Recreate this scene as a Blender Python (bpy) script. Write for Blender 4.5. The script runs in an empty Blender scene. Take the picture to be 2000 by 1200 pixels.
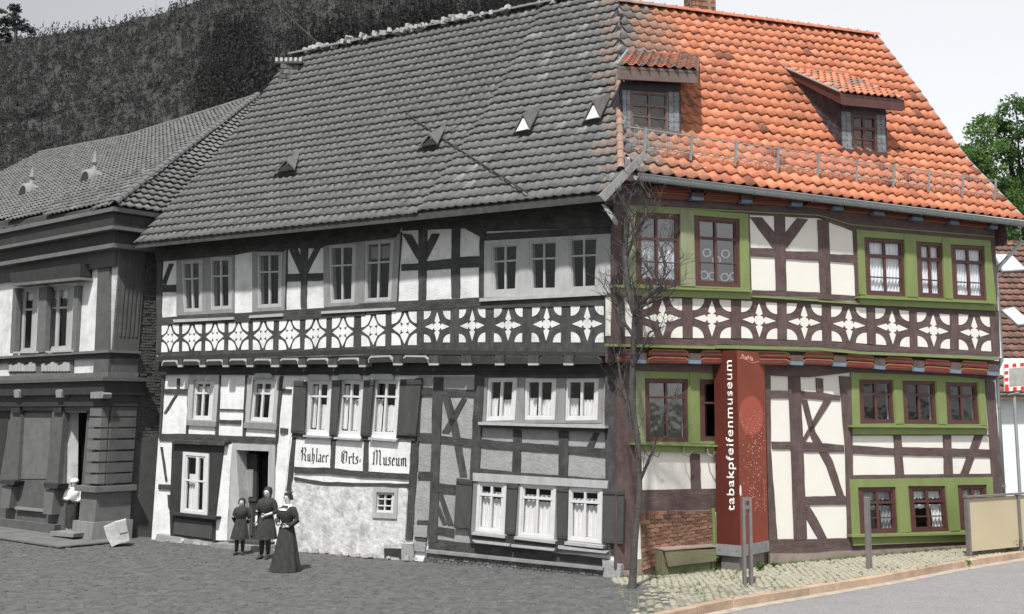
import bpy, bmesh, math, random
import numpy as np
from mathutils import Vector, Matrix
from mathutils.geometry import tessellate_polygon
random.seed(7)
rng = np.random.default_rng(7)
R = math.radians
S = bpy.context.scene
COL = S.collection
# ------------------------------------------------------------------ camera, sky, sun, exposure
FOC = 2200.0                                  # focal length in pixels of the 2000 px wide photograph
PITCH = R(10)
PX0 = 1200.0
PY0 = 800.0 - FOC * math.tan(PITCH)
CAMZ = 2.876
cd = bpy.data.cameras.new('camera'); cam = bpy.data.objects.new('camera', cd); COL.objects.link(cam)
cam.location = (0, 0, CAMZ); cam.rotation_euler = (R(90) + PITCH, 0, 0)
cd.sensor_width = 36; cd.lens = 36 * FOC / 2000
cd.shift_x = -(PX0 - 1000) / 2000; cd.shift_y = -(600 - PY0) / 2000
cd.clip_start = .1; cd.clip_end = 3000
S.camera = cam
SUN_EL, SUN_AZ = R(57), R(-11)                  # azimuth measured from -Y towards +X
w = bpy.data.worlds.new('World'); S.world = w; w.use_nodes = True
nt = w.node_tree; nt.nodes.clear()
out = nt.nodes.new('ShaderNodeOutputWorld'); bg = nt.nodes.new('ShaderNodeBackground')
bg2 = nt.nodes.new('ShaderNodeBackground'); add = nt.nodes.new('ShaderNodeAddShader')
sky = nt.nodes.new('ShaderNodeTexSky'); sky.sky_type = 'NISHITA'; sky.sun_disc = False
sky.sun_elevation = SUN_EL; sky.sun_rotation = math.pi - SUN_AZ
hsv = nt.nodes.new('ShaderNodeHueSaturation'); hsv.inputs['Saturation'].default_value = .25
nt.links.new(sky.outputs[0], hsv.inputs['Color']); nt.links.new(hsv.outputs[0], bg.inputs[0])
bg.inputs[1].default_value = .05
# thin high overcast: soft cloud layer, greyer towards the old town side, white towards the new
tc = nt.nodes.new('ShaderNodeTexCoord'); mp = nt.nodes.new('ShaderNodeMapping'); mp.inputs['Scale'].default_value = (1.2, 1.2, 3)
ns = nt.nodes.new('ShaderNodeTexNoise'); ns.inputs['Scale'].default_value = 2.2; ns.inputs['Detail'].default_value = 5
sx = nt.nodes.new('ShaderNodeSeparateXYZ'); mr = nt.nodes.new('ShaderNodeMapRange')
mr.inputs['From Min'].default_value = -.5; mr.inputs['From Max'].default_value = .08
ma = nt.nodes.new('ShaderNodeMath'); ma.operation = 'MULTIPLY_ADD'; ma.inputs[1].default_value = .34
cr = nt.nodes.new('ShaderNodeValToRGB')
cr.color_ramp.elements[0].position = .05; cr.color_ramp.elements[0].color = (.2, .2, .2, 1)
cr.color_ramp.elements[1].position = .95; cr.color_ramp.elements[1].color = (.78, .785, .79, 1)
sub = nt.nodes.new('ShaderNodeMath'); sub.operation = 'MULTIPLY_ADD'; sub.inputs[1].default_value = .8; 
L = nt.links.new
L(tc.outputs['Generated'], mp.inputs[0]); L(mp.outputs[0], ns.inputs['Vector']); L(tc.outputs['Generated'], sx.inputs[0])
L(sx.outputs['X'], mr.inputs['Value']); L(ns.outputs[0], ma.inputs[0]); ma.inputs[2].default_value = 0
L(mr.outputs[0], sub.inputs[0]); L(ma.outputs[0], sub.inputs[2]); L(sub.outputs[0], cr.inputs[0])
L(cr.outputs[0], bg2.inputs[0]); bg2.inputs[1].default_value = .54
L(bg.outputs[0], add.inputs[0]); L(bg2.outputs[0], add.inputs[1]); L(add.outputs[0], out.inputs[0])
sd = bpy.data.lights.new('sun', 'SUN'); sun = bpy.data.objects.new('sun', sd); COL.objects.link(sun)
sd.energy = 4.1; sd.angle = R(2.4); sd.color = (1, .985, .955)
tosun = Vector((math.sin(SUN_AZ) * math.cos(SUN_EL), -math.cos(SUN_AZ) * math.cos(SUN_EL), math.sin(SUN_EL)))
sun.rotation_euler = tosun.to_track_quat('Z', 'Y').to_euler(); sun.location = (0, -20, 40)
S.view_settings.view_transform = 'Standard'; S.view_settings.look = 'None'
S.view_settings.exposure = .58; S.view_settings.gamma = 1; S.view_settings.use_curve_mapping = False

# ------------------------------------------------------------------ helpers
def tag(o, label=None, cat=None, group=None, kind=None):
    for k, v in (('label', label), ('category', cat), ('group', group), ('kind', kind)):
        if v: o[k] = v
    return o
def thing(name, label, cat, loc, group=None):
    o = bpy.data.objects.new(name, None); COL.objects.link(o); o.location = loc; o.empty_display_size = .2
    return tag(o, label, cat, group)
def link(name, me, mats, parent=None, kind=None):
    o = bpy.data.objects.new(name, me); COL.objects.link(o)
    for m in (mats if isinstance(mats, (list, tuple)) else [mats]): me.materials.append(m)
    if parent is not None:
        o.parent = parent
        o.matrix_parent_inverse = Matrix.Translation(-parent_world(parent))
    if kind: o['kind'] = kind
    return o
def parent_world(p):
    return p.location if (p.parent is None) else Vector((0, 0, 0))
def shared(name, me, mtx, parent):
    o = bpy.data.objects.new(name, me); COL.objects.link(o); o.parent = parent
    o.matrix_parent_inverse = Matrix.Translation(-parent_world(parent)); o.matrix_basis = mtx
    return o
def mesh(verts, faces, fixn=True):
    me = bpy.data.meshes.new('m'); me.from_pydata([tuple(v) for v in verts], [], faces)
    if fixn:
        b = bmesh.new(); b.from_mesh(me); bmesh.ops.recalc_face_normals(b, faces=b.faces); b.to_mesh(me); b.free()
    me.update(); return me
def ray(x, y):
    a = (x - PX0) / FOC; b = -(y - PY0) / FOC
    return Vector((a, math.cos(PITCH) - b * math.sin(PITCH), math.sin(PITCH) + b * math.cos(PITCH)))
def at(x, y, Y):
    r = ray(x, y); t = Y / r.y; return Vector((r.x * t, r.y * t, CAMZ + r.z * t))
def gnd(x, y, z=0.):
    r = ray(x, y); t = (z - CAMZ) / r.z; return Vector((r.x * t, r.y * t, z))
def Z(ox, oy, s):
    return lambda *q: [(ox + q[i] / s, oy + q[i + 1] / s) for i in range(0, len(q), 2)]
class Face:
    """a vertical facade plane: origin, direction along it, outward normal"""
    def __init__(s, C, d):
        s.C = Vector((C[0], C[1], 0)); s.d = Vector((d[0], d[1], 0)).normalized(); s.n = Vector((s.d.y, -s.d.x, 0))
        if s.n.y > 0: s.n = -s.n
    def P(s, px, py, off=0.):
        r = ray(px, py); t = ((s.C).dot(s.n) + off) / r.dot(s.n)
        return Vector((0, 0, CAMZ)) + r * t
    def W(s, u, off, z):
        return s.C + s.d * u + s.n * off + Vector((0, 0, z))
    def uz(s, px, py, off=0.):
        q = s.P(px, py, off); return (q - s.C).dot(s.d), q.z
C0 = Vector((0.10686, 20.4))
FL = Face(C0, (-math.sin(R(61.1)), math.cos(R(61.1))))
FR = Face(C0, (math.sin(R(59.5)), math.cos(R(59.5))))

def prism_mesh(f, pts, o1, o0, holes=(), jit=0., back=True):
    """pts (photo pixels) seen on the plane at offset o1, pulled back to o0"""
    loops = [list(pts)] + [list(h) for h in holes]
    L3 = [[f.P(x, y, o1) for x, y in lp] for lp in loops]
    if jit:
        L3 = [[v + f.d * random.uniform(-jit, jit) + Vector((0, 0, random.uniform(-jit, jit))) for v in lp] for lp in L3]
    flat2 = [[Vector(((v - f.C).dot(f.d), v.z, 0)) for v in lp] for lp in L3]
    if len(loops) == 1 and len(loops[0]) <= 4: tris = [tuple(range(len(loops[0])))]
    else: tris = tessellate_polygon(flat2)
    vs = [v for lp in L3 for v in lp]; n = len(vs); k = f.n * (o1 - o0)
    V = vs + [v - k for v in vs]
    F = [tuple(t) for t in tris]
    if back: F += [tuple(i + n for i in reversed(t)) for t in tris]
    b = 0
    for lp in loops:
        m = len(lp)
        for i in range(m):
            j = (i + 1) % m; F.append((b + i, b + j, b + j + n, b + i + n))
        b += m
    return mesh(V, F)
def wobble(pts, amp=.9, seg=14):
    o = []
    for i, (x, y) in enumerate(pts):
        x2, y2 = pts[(i + 1) % len(pts)]; o.append((x, y))
        d = math.hypot(x2 - x, y2 - y); k = int(d / seg) if d > 26 else 0
        k = min(k, 9)
        for q in range(1, k):
            t = q / k; nx, ny = (y2 - y) / d, -(x2 - x) / d; a = random.uniform(-amp, amp)
            o.append((x + (x2 - x) * t + nx * a, y + (y2 - y) * t + ny * a))
    return o
def slab(name, f, pts, o1, o0, mat, parent, holes=(), wob=0., kind=None):
    if wob: pts = wobble(pts, wob)
    return link(name, prism_mesh(f, pts, o1, o0, holes), mat, parent, kind)
def bevel(me, wd=.006, seg=1):
    b = bmesh.new(); b.from_mesh(me); bmesh.ops.bevel(b, geom=list(b.edges), offset=wd, segments=seg, affect='EDGES', clamp_overlap=True); b.to_mesh(me); b.free(); return me
def strip(p1, p2, w1, w2=None):
    """quad pixels of a bar from p1 to p2"""
    w2 = w2 or w1; dx, dy = p2[0] - p1[0], p2[1] - p1[1]; l = math.hypot(dx, dy); nx, ny = -dy / l, dx / l
    return [(p1[0] + nx * w1 / 2, p1[1] + ny * w1 / 2), (p2[0] + nx * w2 / 2, p2[1] + ny * w2 / 2),
            (p2[0] - nx * w2 / 2, p2[1] - ny * w2 / 2), (p1[0] - nx * w1 / 2, p1[1] - ny * w1 / 2)]
def boxm(cx, cy, cz, sx, sy, sz, mtx=None):
    v = [Vector((cx + a * sx / 2, cy + b * sy / 2, cz + c * sz / 2)) for a in (-1, 1) for b in (-1, 1) for c in (-1, 1)]
    if mtx: v = [mtx @ q for q in v]
    return v, [(0, 1, 3, 2), (4, 6, 7, 5), (0, 4, 5, 1), (2, 3, 7, 6), (0, 2, 6, 4), (1, 5, 7, 3)]
class MB:
    def __init__(s): s.v = []; s.f = []; s.mi = []
    def add(s, v, f, mi=0):
        b = len(s.v); s.v += list(v); s.f += [tuple(i + b for i in q) for q in f]; s.mi += [mi] * len(f)
    def tube(s, pts, rad, n=8, mi=0, caps=True):
        pts = [Vector(p) for p in pts]; rad = rad if isinstance(rad, (list, tuple)) else [rad] * len(pts)
        v = []; f = []; up = Vector((0, 0, 1))
        for i, p in enumerate(pts):
            t = (pts[min(i + 1, len(pts) - 1)] - pts[max(i - 1, 0)]).normalized()
            a = t.cross(up if abs(t.z) < .95 else Vector((1, 0, 0))).normalized(); b = t.cross(a)
            for k in range(n):
                an = 2 * math.pi * k / n; v.append(p + (a * math.cos(an) + b * math.sin(an)) * rad[i])
        for i in range(len(pts) - 1):
            for k in range(n):
                f.append((i * n + k, i * n + (k + 1) % n, (i + 1) * n + (k + 1) % n, (i + 1) * n + k))
        if caps: f.append(tuple(range(n))); f.append(tuple((len(pts) - 1) * n + k for k in reversed(range(n))))
        s.add(v, f, mi)
    def build(s, name, mats, parent=None, kind=None, smooth=False, fixn=True):
        me = mesh(s.v, s.f, fixn); o = link(name, me, mats, parent, kind)
        if any(s.mi): me.polygons.foreach_set('material_index', s.mi)
        if smooth: me.shade_smooth()
        return o

# ------------------------------------------------------------------ materials
def mat(name, col, rough=.8, var=.15, scale=6., bump=.15, bscale=30., stretch=(1, 1, 1), dirt=None, dscale=1.5, damt=.5, spec=.3, metal=0., rand=0.):
    m = bpy.data.materials.new(name); m.use_nodes = True; nt = m.node_tree; N = nt.nodes; K = nt.links.new
    b = N['Principled BSDF']; b.inputs['Roughness'].default_value = rough; b.inputs['Metallic'].default_value = metal
    b.inputs['Specular IOR Level'].default_value = spec
    g = N.new('ShaderNodeNewGeometry'); mp = N.new('ShaderNodeMapping'); mp.inputs['Scale'].default_value = stretch
    K(g.outputs['Position'], mp.inputs[0])
    n1 = N.new('ShaderNodeTexNoise'); n1.inputs['Scale'].default_value = scale; n1.inputs['Detail'].default_value = 6; n1.inputs['Roughness'].default_value = .65
    K(mp.outputs[0], n1.inputs['Vector'])
    mx = N.new('ShaderNodeMixRGB'); mx.inputs[1].default_value = (*[c * (1 - var) for c in col], 1); mx.inputs[2].default_value = (*[min(1, c * (1 + var)) for c in col], 1)
    rp = N.new('ShaderNodeMapRange'); rp.inputs['From Min'].default_value = .3; rp.inputs['From Max'].default_value = .7
    K(n1.outputs[0], rp.inputs['Value']); K(rp.outputs[0], mx.inputs[0]); last = mx.outputs[0]
    if rand:
        oi = N.new('ShaderNodeObjectInfo'); rr = N.new('ShaderNodeMapRange'); rr.inputs['To Min'].default_value = 1 - rand; rr.inputs['To Max'].default_value = 1 + rand
        K(oi.outputs['Random'], rr.inputs['Value']); mm = N.new('ShaderNodeMixRGB'); mm.blend_type = 'MULTIPLY'; mm.inputs[0].default_value = 1
        K(last, mm.inputs[1]); K(rr.outputs[0], mm.inputs[2]); last = mm.outputs[0]
    if dirt:
        n2 = N.new('ShaderNodeTexNoise'); n2.inputs['Scale'].default_value = dscale; n2.inputs['Detail'].default_value = 8; n2.inputs['Roughness'].default_value = .7
        K(g.outputs['Position'], n2.inputs['Vector'])
        r2 = N.new('ShaderNodeMapRange'); r2.inputs['From Min'].default_value = .48; r2.inputs['From Max'].default_value = .68; r2.inputs['To Max'].default_value = damt
        K(n2.outputs[0], r2.inputs['Value']); m2 = N.new('ShaderNodeMixRGB'); m2.inputs[2].default_value = (*dirt, 1)
        K(r2.outputs[0], m2.inputs[0]); K(last, m2.inputs[1]); last = m2.outputs[0]
    K(last, b.inputs['Base Color'])
    if bump:
        n3 = N.new('ShaderNodeTexNoise'); n3.inputs['Scale'].default_value = bscale; n3.inputs['Detail'].default_value = 5
        K(mp.outputs[0], n3.inputs['Vector']); bp = N.new('ShaderNodeBump'); bp.inputs['Strength'].default_value = bump; bp.inputs['Distance'].default_value = .02
        K(n3.outputs[0], bp.inputs['Height']); K(bp.outputs[0], b.inputs['Normal'])
    return m
def g3(v): return (v, v, v)
M = {}
# the colour side
M['plaster'] = mat('cream_plaster', (.64, .62, .57), .85, .03, 2, .12, 60, dirt=(.6, .57, .5), dscale=.9, damt=.25)
M['timber'] = mat('brown_timber', (.085, .057, .055), .75, .35, 5, .5, 25, (1, 1, .35), dirt=(.13, .098, .092), dscale=6, damt=.5)
M['timber_h'] = mat('brown_timber_lying', (.085, .057, .055), .75, .35, 5, .5, 25, (.35, .35, 1.6), dirt=(.13, .098, .092), dscale=6, damt=.5)
M['green'] = mat('green_paint', (.165, .205, .075), .55, .12, 3, .15, 30, (1, 1, .4))
M['frame'] = mat('red_brown_window_paint', (.08, .036, .032), .45, .15, 4, .05, 30)
M['red'] = mat('red_paint', (.15, .018, .018), .55, .15, 5, .1)
M['ochre'] = mat('ochre_paint', (.26, .14, .05), .6, .15, 5, .1)
M['blue'] = mat('blue_grey_paint', (.13, .18, .24), .6, .15, 5, .1)
M['stone'] = mat('pale_plinth_stone', (.24, .19, .165), .9, .25, 3, .5, 14, dirt=(.12, .1, .085), damt=.6)
M['concrete'] = mat('mossy_concrete', (.14, .13, .08), .9, .25, 3, .5, 20, dirt=(.07, .09, .04), damt=.7)
M['zinc'] = mat('zinc', (.3, .32, .33), .45, .12, 3, .05, 20, metal=.35)
M['slate'] = mat('dark_slate', (.05, .043, .052), .6, .35, 8, .3, rand=.3)
M['slate2'] = mat('pale_slate', (.165, .175, .19), .6, .25, 8, .3, rand=.2)
M['brick'] = mat('rough_red_brick', (.2, .105, .068), .9, .35, 9, .7, 25, rand=.45, dirt=(.1, .06, .05), dscale=9)
M['mortar'] = mat('mortar', (.2, .155, .12), .95, .2, 6, .5)
M['asphalt'] = mat('asphalt', (.22, .212, .215), .9, .45, 45, .6, 90, dirt=(.165, .165, .168), dscale=1.2, damt=.5)
M['kerb'] = mat('kerb_stone', (.36, .26, .19), .85, .2, 4, .3, rand=.12, dirt=(.2, .15, .11), damt=.5)
M['kerbside'] = mat('sand_joint', (.33, .29, .24), .95, .25, 6, .5)
M['cob'] = mat('yellowish_cobble', (.23, .215, .17), .85, .2, 9, .5, 40, rand=.25)
M['joint'] = mat('mossy_joint', (.15, .155, .095), .95, .3, 5, .6, dirt=(.085, .12, .035), dscale=2.2, damt=.9)
M['rust'] = mat('rust_red_shaded_side', (.085, .019, .012), .5, .18, 2.2, .03, 30, (1, 1, .3), dirt=(.06, .013, .009), dscale=.9, damt=.7)  # column red darkened, shade of its left side put into the colour
M['rustlit'] = mat('rust_red_lit_side', (.2, .046, .026), .5, .14, 2.2, .03, 30, dirt=(.2, .035, .02), dscale=1.3, damt=.6)  # lighter copy of the column red, painted as its lit side
M['rustdot'] = mat('lighter_rust_print', (.34, .075, .045), .5, .1, 2.2, 0)
M['pinkprint'] = mat('pale_pink_print', (.62, .33, .3), .6, .1, 3, 0)
M['white'] = mat('white_print', (.78, .75, .7), .6, .04, 3, 0)
M['steel'] = mat('grey_painted_steel', (.17, .155, .15), .5, .15, 6, .05, metal=.2)
M['steelbase'] = mat('grey_metal_base', (.2, .2, .21), .55, .15, 5, .05)
M['panel'] = mat('beige_panel', (.42, .36, .24), .7, .08, 2, .05, dirt=(.3, .25, .16), dscale=1.0, damt=.4)
M['whitewall'] = mat('white_wall', (.68, .7, .72), .85, .04, 2, .1)
M['browntile'] = mat('brown_roof_tile', (.13, .075, .06), .8, .3, 5, .3, rand=.25)
M['curtain'] = mat('white_curtain', (.8, .8, .8), .9, .06, 5, .05)
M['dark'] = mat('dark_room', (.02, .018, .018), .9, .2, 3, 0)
TILE_O = [mat('orange_tile_%s' % 'abcd'[i], c, .62, .2, 9, .25, 35, dirt=(.2, .09, .06), dscale=1.6, damt=.7) for i, c in enumerate([(.47, .165, .085), (.44, .15, .078), (.5, .195, .11), (.4, .125, .068)])]
TILE_D = mat('blackened_orange_tile', (.2, .075, .045), .75, .35, 14, .3, 35, dirt=(.08, .05, .04), dscale=8)
TILE_G = [mat('grey_tile_%s' % 'abcd'[i], g3(c), .75, .2, 8, .3, 30, dirt=g3(c * .6), dscale=3, damt=.6) for i, c in enumerate([.115, .105, .125, .19])]
TILE_F = [mat('faded_tile_%s' % 'abc'[i], c, .75, .22, 7, .3, 30, dirt=tuple(q * .6 for q in c), dscale=4, damt=.6) for i, c in enumerate([(.17, .135, .12), (.25, .14, .1), (.35, .15, .09)])]
M['green_pale'] = mat('washed_out_green_paint', (.2, .22, .13), .6, .2, 3, .15, 30, (1, 1, .4))
M['frame_pale'] = mat('washed_out_brown_paint', (.13, .095, .085), .6, .2, 3, .1)
TILE_M = mat('greyed_orange_tile', (.24, .15, .115), .75, .25, 7, .3, 30, dirt=(.13, .12, .11), dscale=4, damt=.7)
# the black and white side
M['gplaster'] = mat('grey_white_plaster', g3(.58), .9, .09, 5, .4, 30, dirt=g3(.33), dscale=2.1, damt=.65)
M['gwhite'] = mat('limewashed_panel', g3(.64), .9, .07, 5, .35, 30, dirt=g3(.4), dscale=2.8, damt=.6)
M['grubby'] = mat('stained_grey_plaster', g3(.27), .95, .22, 6, .6, 20, dirt=g3(.2), dscale=3, damt=.75)
M['rough'] = mat('flaking_rough_plaster', g3(.5), .95, .25, 7, 1.0, 11, dirt=g3(.2), dscale=3.2, damt=.75)
M['gtimber'] = mat('old_grey_timber', g3(.045), .85, .4, 6, .7, 25, (1, 1, .3), dirt=g3(.085), dscale=5, damt=.6)
M['gtimber_h'] = mat('old_grey_timber_lying', g3(.042), .85, .4, 6, .7, 25, (.3, .3, 1.8), dirt=g3(.085), dscale=5, damt=.6)
M['gdark'] = mat('dark_grey_paint', g3(.03), .7, .3, 5, .3)
M['gboard'] = mat('pale_grey_board', g3(.33), .75, .15, 6, .3, 30, (1, 1, .3))
M['gboard2'] = mat('mid_grey_board', g3(.2), .75, .2, 6, .3, 30, (1, 1, .3))
M['gframe'] = mat('white_window_paint', g3(.52), .6, .08, 6, .1)
M['gshutter'] = mat('dark_shutter_paint', g3(.055), .7, .2, 5, .3, 30, (1, 1, .3))
M['gletter'] = mat('black_lettering', g3(.035), .8, .2, 9, 0)
M['gsoffit'] = mat('smoky_soffit_board', g3(.05), .9, .3, 5, .3)
M['gbrick'] = mat('grey_brick', g3(.12), .9, .35, 9, .7, 25, rand=.4)
M['gmortar'] = mat('grey_mortar', g3(.15), .95, .3, 6, .6)
M['gground'] = mat('packed_grey_street', g3(.085), .95, .4, 4, 1, 14, dirt=g3(.12), dscale=3.5, damt=.6)
M['gcob'] = mat('grey_street_stone', g3(.078), .9, .5, 7, .9, 30, dirt=g3(.13), dscale=2.6, damt=.8)
M['gwalk'] = mat('grey_flagstones', g3(.13), .9, .2, 2, .4, 20)
M['gstucco'] = mat('dark_grey_stucco', g3(.085), .85, .18, 4, .3, 30)
M['gstucco2'] = mat('mid_grey_stucco', g3(.12), .85, .18, 4, .3, 30)
M['gstone'] = mat('light_grey_stone', g3(.42), .85, .2, 4, .5, 15, dirt=g3(.25), damt=.6)
M['gcoat'] = mat('black_wool_dress', g3(.035), .9, .35, 12, .3, 60)
M['gapron'] = mat('dark_grey_skirt', g3(.04), .9, .35, 12, .3, 60, (1, 1, .2))
M['gskin'] = mat('skin_in_grey', g3(.48), .6, .06, 9, .05)
M['ghair'] = mat('dark_hair', g3(.03), .7, .4, 40, .4, 80)
M['gcollar'] = mat('white_linen', g3(.75), .85, .05, 9, .1)
M['gmortarwhite'] = mat('lime_mortar_ridge', g3(.36), .95, .2, 9, .8, 15)
M['hill'] = mat('dark_hillside', g3(.036), .95, .2, .03, 0, dirt=g3(.04), dscale=.02)
def leafmat(name, cols, sc=.6):
    m = mat(name, cols[0], .7, .35, sc, 0, dirt=cols[1], dscale=sc * 2.5, damt=.9); return m
M['forest'] = leafmat('dark_forest', (g3(.052), g3(.058)), .02)
M['forest2'] = leafmat('darker_spruce', (g3(.036), g3(.04)), .05)
M['leaf'] = leafmat('fresh_green_leaf', ((.1, .18, .05), (.17, .27, .08)), .5)
M['leaf2'] = leafmat('deep_green_leaf', ((.075, .145, .05), (.13, .22, .07)), .5)
M['bark'] = mat('bark', (.07, .06, .05), .9, .3, 8, .6)
M['gbark'] = mat('dark_grey_bark', (.06, .056, .054), .9, .35, 8, .7)
M['weed'] = leafmat('weed_leaf', ((.09, .18, .03), (.16, .28, .05)), 6)
for k_ in ('forest', 'forest2', 'leaf', 'leaf2', 'weed'):
    nt_ = M[k_].node_tree; b_ = nt_.nodes['Principled BSDF']; tr_n = nt_.nodes.new('ShaderNodeBsdfTranslucent'); mx_ = nt_.nodes.new('ShaderNodeMixShader'); mx_.inputs[0].default_value = .45
    nt_.links.new(b_.inputs['Base Color'].links[0].from_socket, tr_n.inputs[0]); nt_.links.new(b_.outputs[0], mx_.inputs[1]); nt_.links.new(tr_n.outputs[0], mx_.inputs[2]); nt_.links.new(mx_.outputs[0], nt_.nodes['Material Output'].inputs[0])
def glassmat(name, tint, refl):
    m = bpy.data.materials.new(name); m.use_nodes = True; nt = m.node_tree; N = nt.nodes; K = nt.links.new
    N.remove(N['Principled BSDF']); o = N['Material Output']
    t = N.new('ShaderNodeBsdfTransparent'); t.inputs[0].default_value = (*tint, 1); g = N.new('ShaderNodeBsdfGlossy'); g.inputs['Roughness'].default_value = .06
    nz = N.new('ShaderNodeTexNoise'); nz.inputs['Scale'].default_value = 2.5; ge = N.new('ShaderNodeNewGeometry'); K(ge.outputs['Position'], nz.inputs['Vector'])
    bp = N.new('ShaderNodeBump'); bp.inputs['Strength'].default_value = .15; bp.inputs['Distance'].default_value = .05; K(nz.outputs[0], bp.inputs['Height']); K(bp.outputs[0], g.inputs['Normal'])
    x = N.new('ShaderNodeMixShader'); x.inputs[0].default_value = refl; K(t.outputs[0], x.inputs[1]); K(g.outputs[0], x.inputs[2]); K(x.outputs[0], o.inputs[0])
    return m
M['glass'] = glassmat('window_glass', (.86, .88, .9), .09)
M['gglass'] = glassmat('old_window_glass', (.85, .85, .85), .05)
M['greyglass'] = glassmat('cloudy_window_glass', (.75, .76, .8), .2)
M['mirror'] = mat('mirror_glass', (.5, .5, .45), .08, .25, 3, 0, metal=.9)
M['mwhite'] = mat('mirror_frame_white', (.75, .75, .75), .5, .03, 3, 0)
M['mred'] = mat('mirror_frame_red', (.6, .03, .025), .5, .05, 3, 0)
# ------------------------------------------------------------------ windows
def window(f, quad, parent, off, vb=(.5,), hb=(.4,), fw=4, mw=3, mf='frame', gl='glass', cur=None, deep=.07, sash=True, label=None, curmat='curtain'):
    TL, TR, BR, BL = [Vector(q) for q in quad]
    def q(s, t): return (TL * (1 - s) + TR * s) * (1 - t) + (BL * (1 - s) + BR * s) * t
    w = ((TR - TL).length + (BR - BL).length) / 2; h = ((BL - TL).length + (BR - TR).length) / 2
    ws, ht = fw / w, fw / h; mb = MB()
    def bar(s0, s1, t0, t1, o1, o0):
        p = [f.P(*q(s, t), o1) for s, t in ((s0, t0), (s1, t0), (s1, t1), (s0, t1))]; k = f.n * (o1 - o0)
        mb.add(p + [v - k for v in p], [(0, 1, 2, 3), (7, 6, 5, 4), (0, 4, 5, 1), (1, 5, 6, 2), (2, 6, 7, 3), (3, 7, 4, 0)])
    bar(0, ws, 0, 1, off, off - deep); bar(1 - ws, 1, 0, 1, off, off - deep)
    bar(ws, 1 - ws, 0, ht, off, off - deep); bar(ws, 1 - ws, 1 - ht, 1, off, off - deep)
    if sash:
        a = ws * .55; b_ = ht * .55; o = off - .018
        bar(ws, ws + a, ht, 1 - ht, o, o - .04); bar(1 - ws - a, 1 - ws, ht, 1 - ht, o, o - .04)
        bar(ws + a, 1 - ws - a, ht, ht + b_, o, o - .04); bar(ws + a, 1 - ws - a, 1 - ht - b_, 1 - ht, o, o - .04)
    vs = sorted((v if isinstance(v, tuple) else (v, mw)) for v in vb); hs = sorted((v if isinstance(v, tuple) else (v, mw)) for v in hb)
    for t, m in hs: bar(ws, 1 - ws, t - m / h / 2, t + m / h / 2, off - .008, off - .055)
    for s, m in vs: bar(s - m / w / 2, s + m / w / 2, ht, 1 - ht, off - .012, off - .053)
    o = mb.build('window', M[mf], parent)
    if label: o['label'] = label
    S_ = [ws] + [s for s, _ in vs] + [1 - ws]; T_ = [ht] + [t for t, _ in hs] + [1 - ht]
    for i in range(len(S_) - 1):
        for j in range(len(T_) - 1):
            m2 = MB(); t_ = random.uniform(-.004, .004)
            p = [f.P(*q(s, t), off - .04 + (t_ if k in (1, 2) else 0)) for k, (s, t) in enumerate(((S_[i], T_[j]), (S_[i + 1], T_[j]), (S_[i + 1], T_[j + 1]), (S_[i], T_[j + 1])))]
            m2.add(p, [(0, 1, 2, 3)]); m2.build('pane', M[gl], o)
    for c in (cur or []):
        s0, s1, t0, t1 = c[:4]; folds = c[4] if len(c) > 4 else 5; m3 = MB(); n = folds * 6; rows = 4; ph = random.uniform(0, 6)
        for r in range(rows + 1):
            for k in range(n + 1):
                s = s0 + (s1 - s0) * k / n; t = t0 + (t1 - t0) * r / rows
                if r == rows: t += .012 * math.sin(k * 1.7 + ph)
                m3.v.append(f.P(*q(s, t), off - .1 + .018 * math.sin(k / n * folds * 6.28 + ph + r * .25)))
        for r in range(rows):
            for k in range(n):
                a = r * (n + 1) + k; m3.f.append((a, a + 1, a + n + 2, a + n + 1)); m3.mi.append(0)
        m3.build('curtain', M[curmat], o, smooth=True, fixn=False)
    return o
def cell_pt(quad, a, b):
    TL, TR, BR, BL = [Vector(q) for q in quad]; s, t = (a + 1) / 2, (b + 1) / 2
    v = (TL * (1 - s) + TR * s) * (1 - t) + (BL * (1 - s) + BR * s) * t; return (v.x, v.y)
def frieze_cell(f, quad, parent, off, m, rad=.66, k=1.0, name='plaster_inlay'):
    """white quarter discs in the corners and a four-petalled star in the middle of curved braces"""
    for sx in (-1, 1):
        for sy in (-1, 1):
            r = rad * random.uniform(.94, 1.04)
            pts = [(sx, sy)] + [(sx * (1 - r * math.cos(a)), sy * (1 - r * math.sin(a))) for a in [i * math.pi / 2 / 7 for i in range(8)]]
            slab(name, f, [cell_pt(quad, x, y) for x, y in pts], off + .008, off - .02, m, parent)
    base = [(.25, -.055), (.36, -.2 * k), (.6, -.12 * k), (.93, 0), (.6, .12 * k), (.36, .2 * k), (.25, .055), (.2, .2)]
    pts = []
    for q in range(4):
        c, s = [(1, 0), (0, 1), (-1, 0), (0, -1)][q]
        for x, y in base: pts.append((x * c - y * s, x * s + y * c))
    slab(name, f, [cell_pt(quad, x, y) for x, y in pts], off + .008, off - .02, m, parent)

# ------------------------------------------------------------------ the grey half-timbered house (left wing)
GH = thing('half_timbered_house', 'long old half-timbered house in weathered black and white, with painted lettering beside its door', 'house', FL.W(6, 0, 0))
gz4, gz5, gz6, gz7, gz8 = Z(300, 430, 3.87), Z(700, 400, 3.53), Z(300, 700, 3), Z(560, 700, 2.857), Z(800, 700, 2.553)
UO = .2          # upper storey stands proud
UL = 12.0        # length of the wing
def fpx(f, u, off, z):
    v = f.W(u, off, z) - Vector((0, 0, CAMZ)); x = v.x
    zz = v.y * math.cos(PITCH) + v.z * math.sin(PITCH); y = -v.y * math.sin(PITCH) + v.z * math.cos(PITCH)
    return (PX0 + FOC * x / zz, PY0 - FOC * y / zz)
JZ = 3.72        # underside of the jetty beam zone
EZ = 7.3
holesU = []; holesL = []
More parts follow.
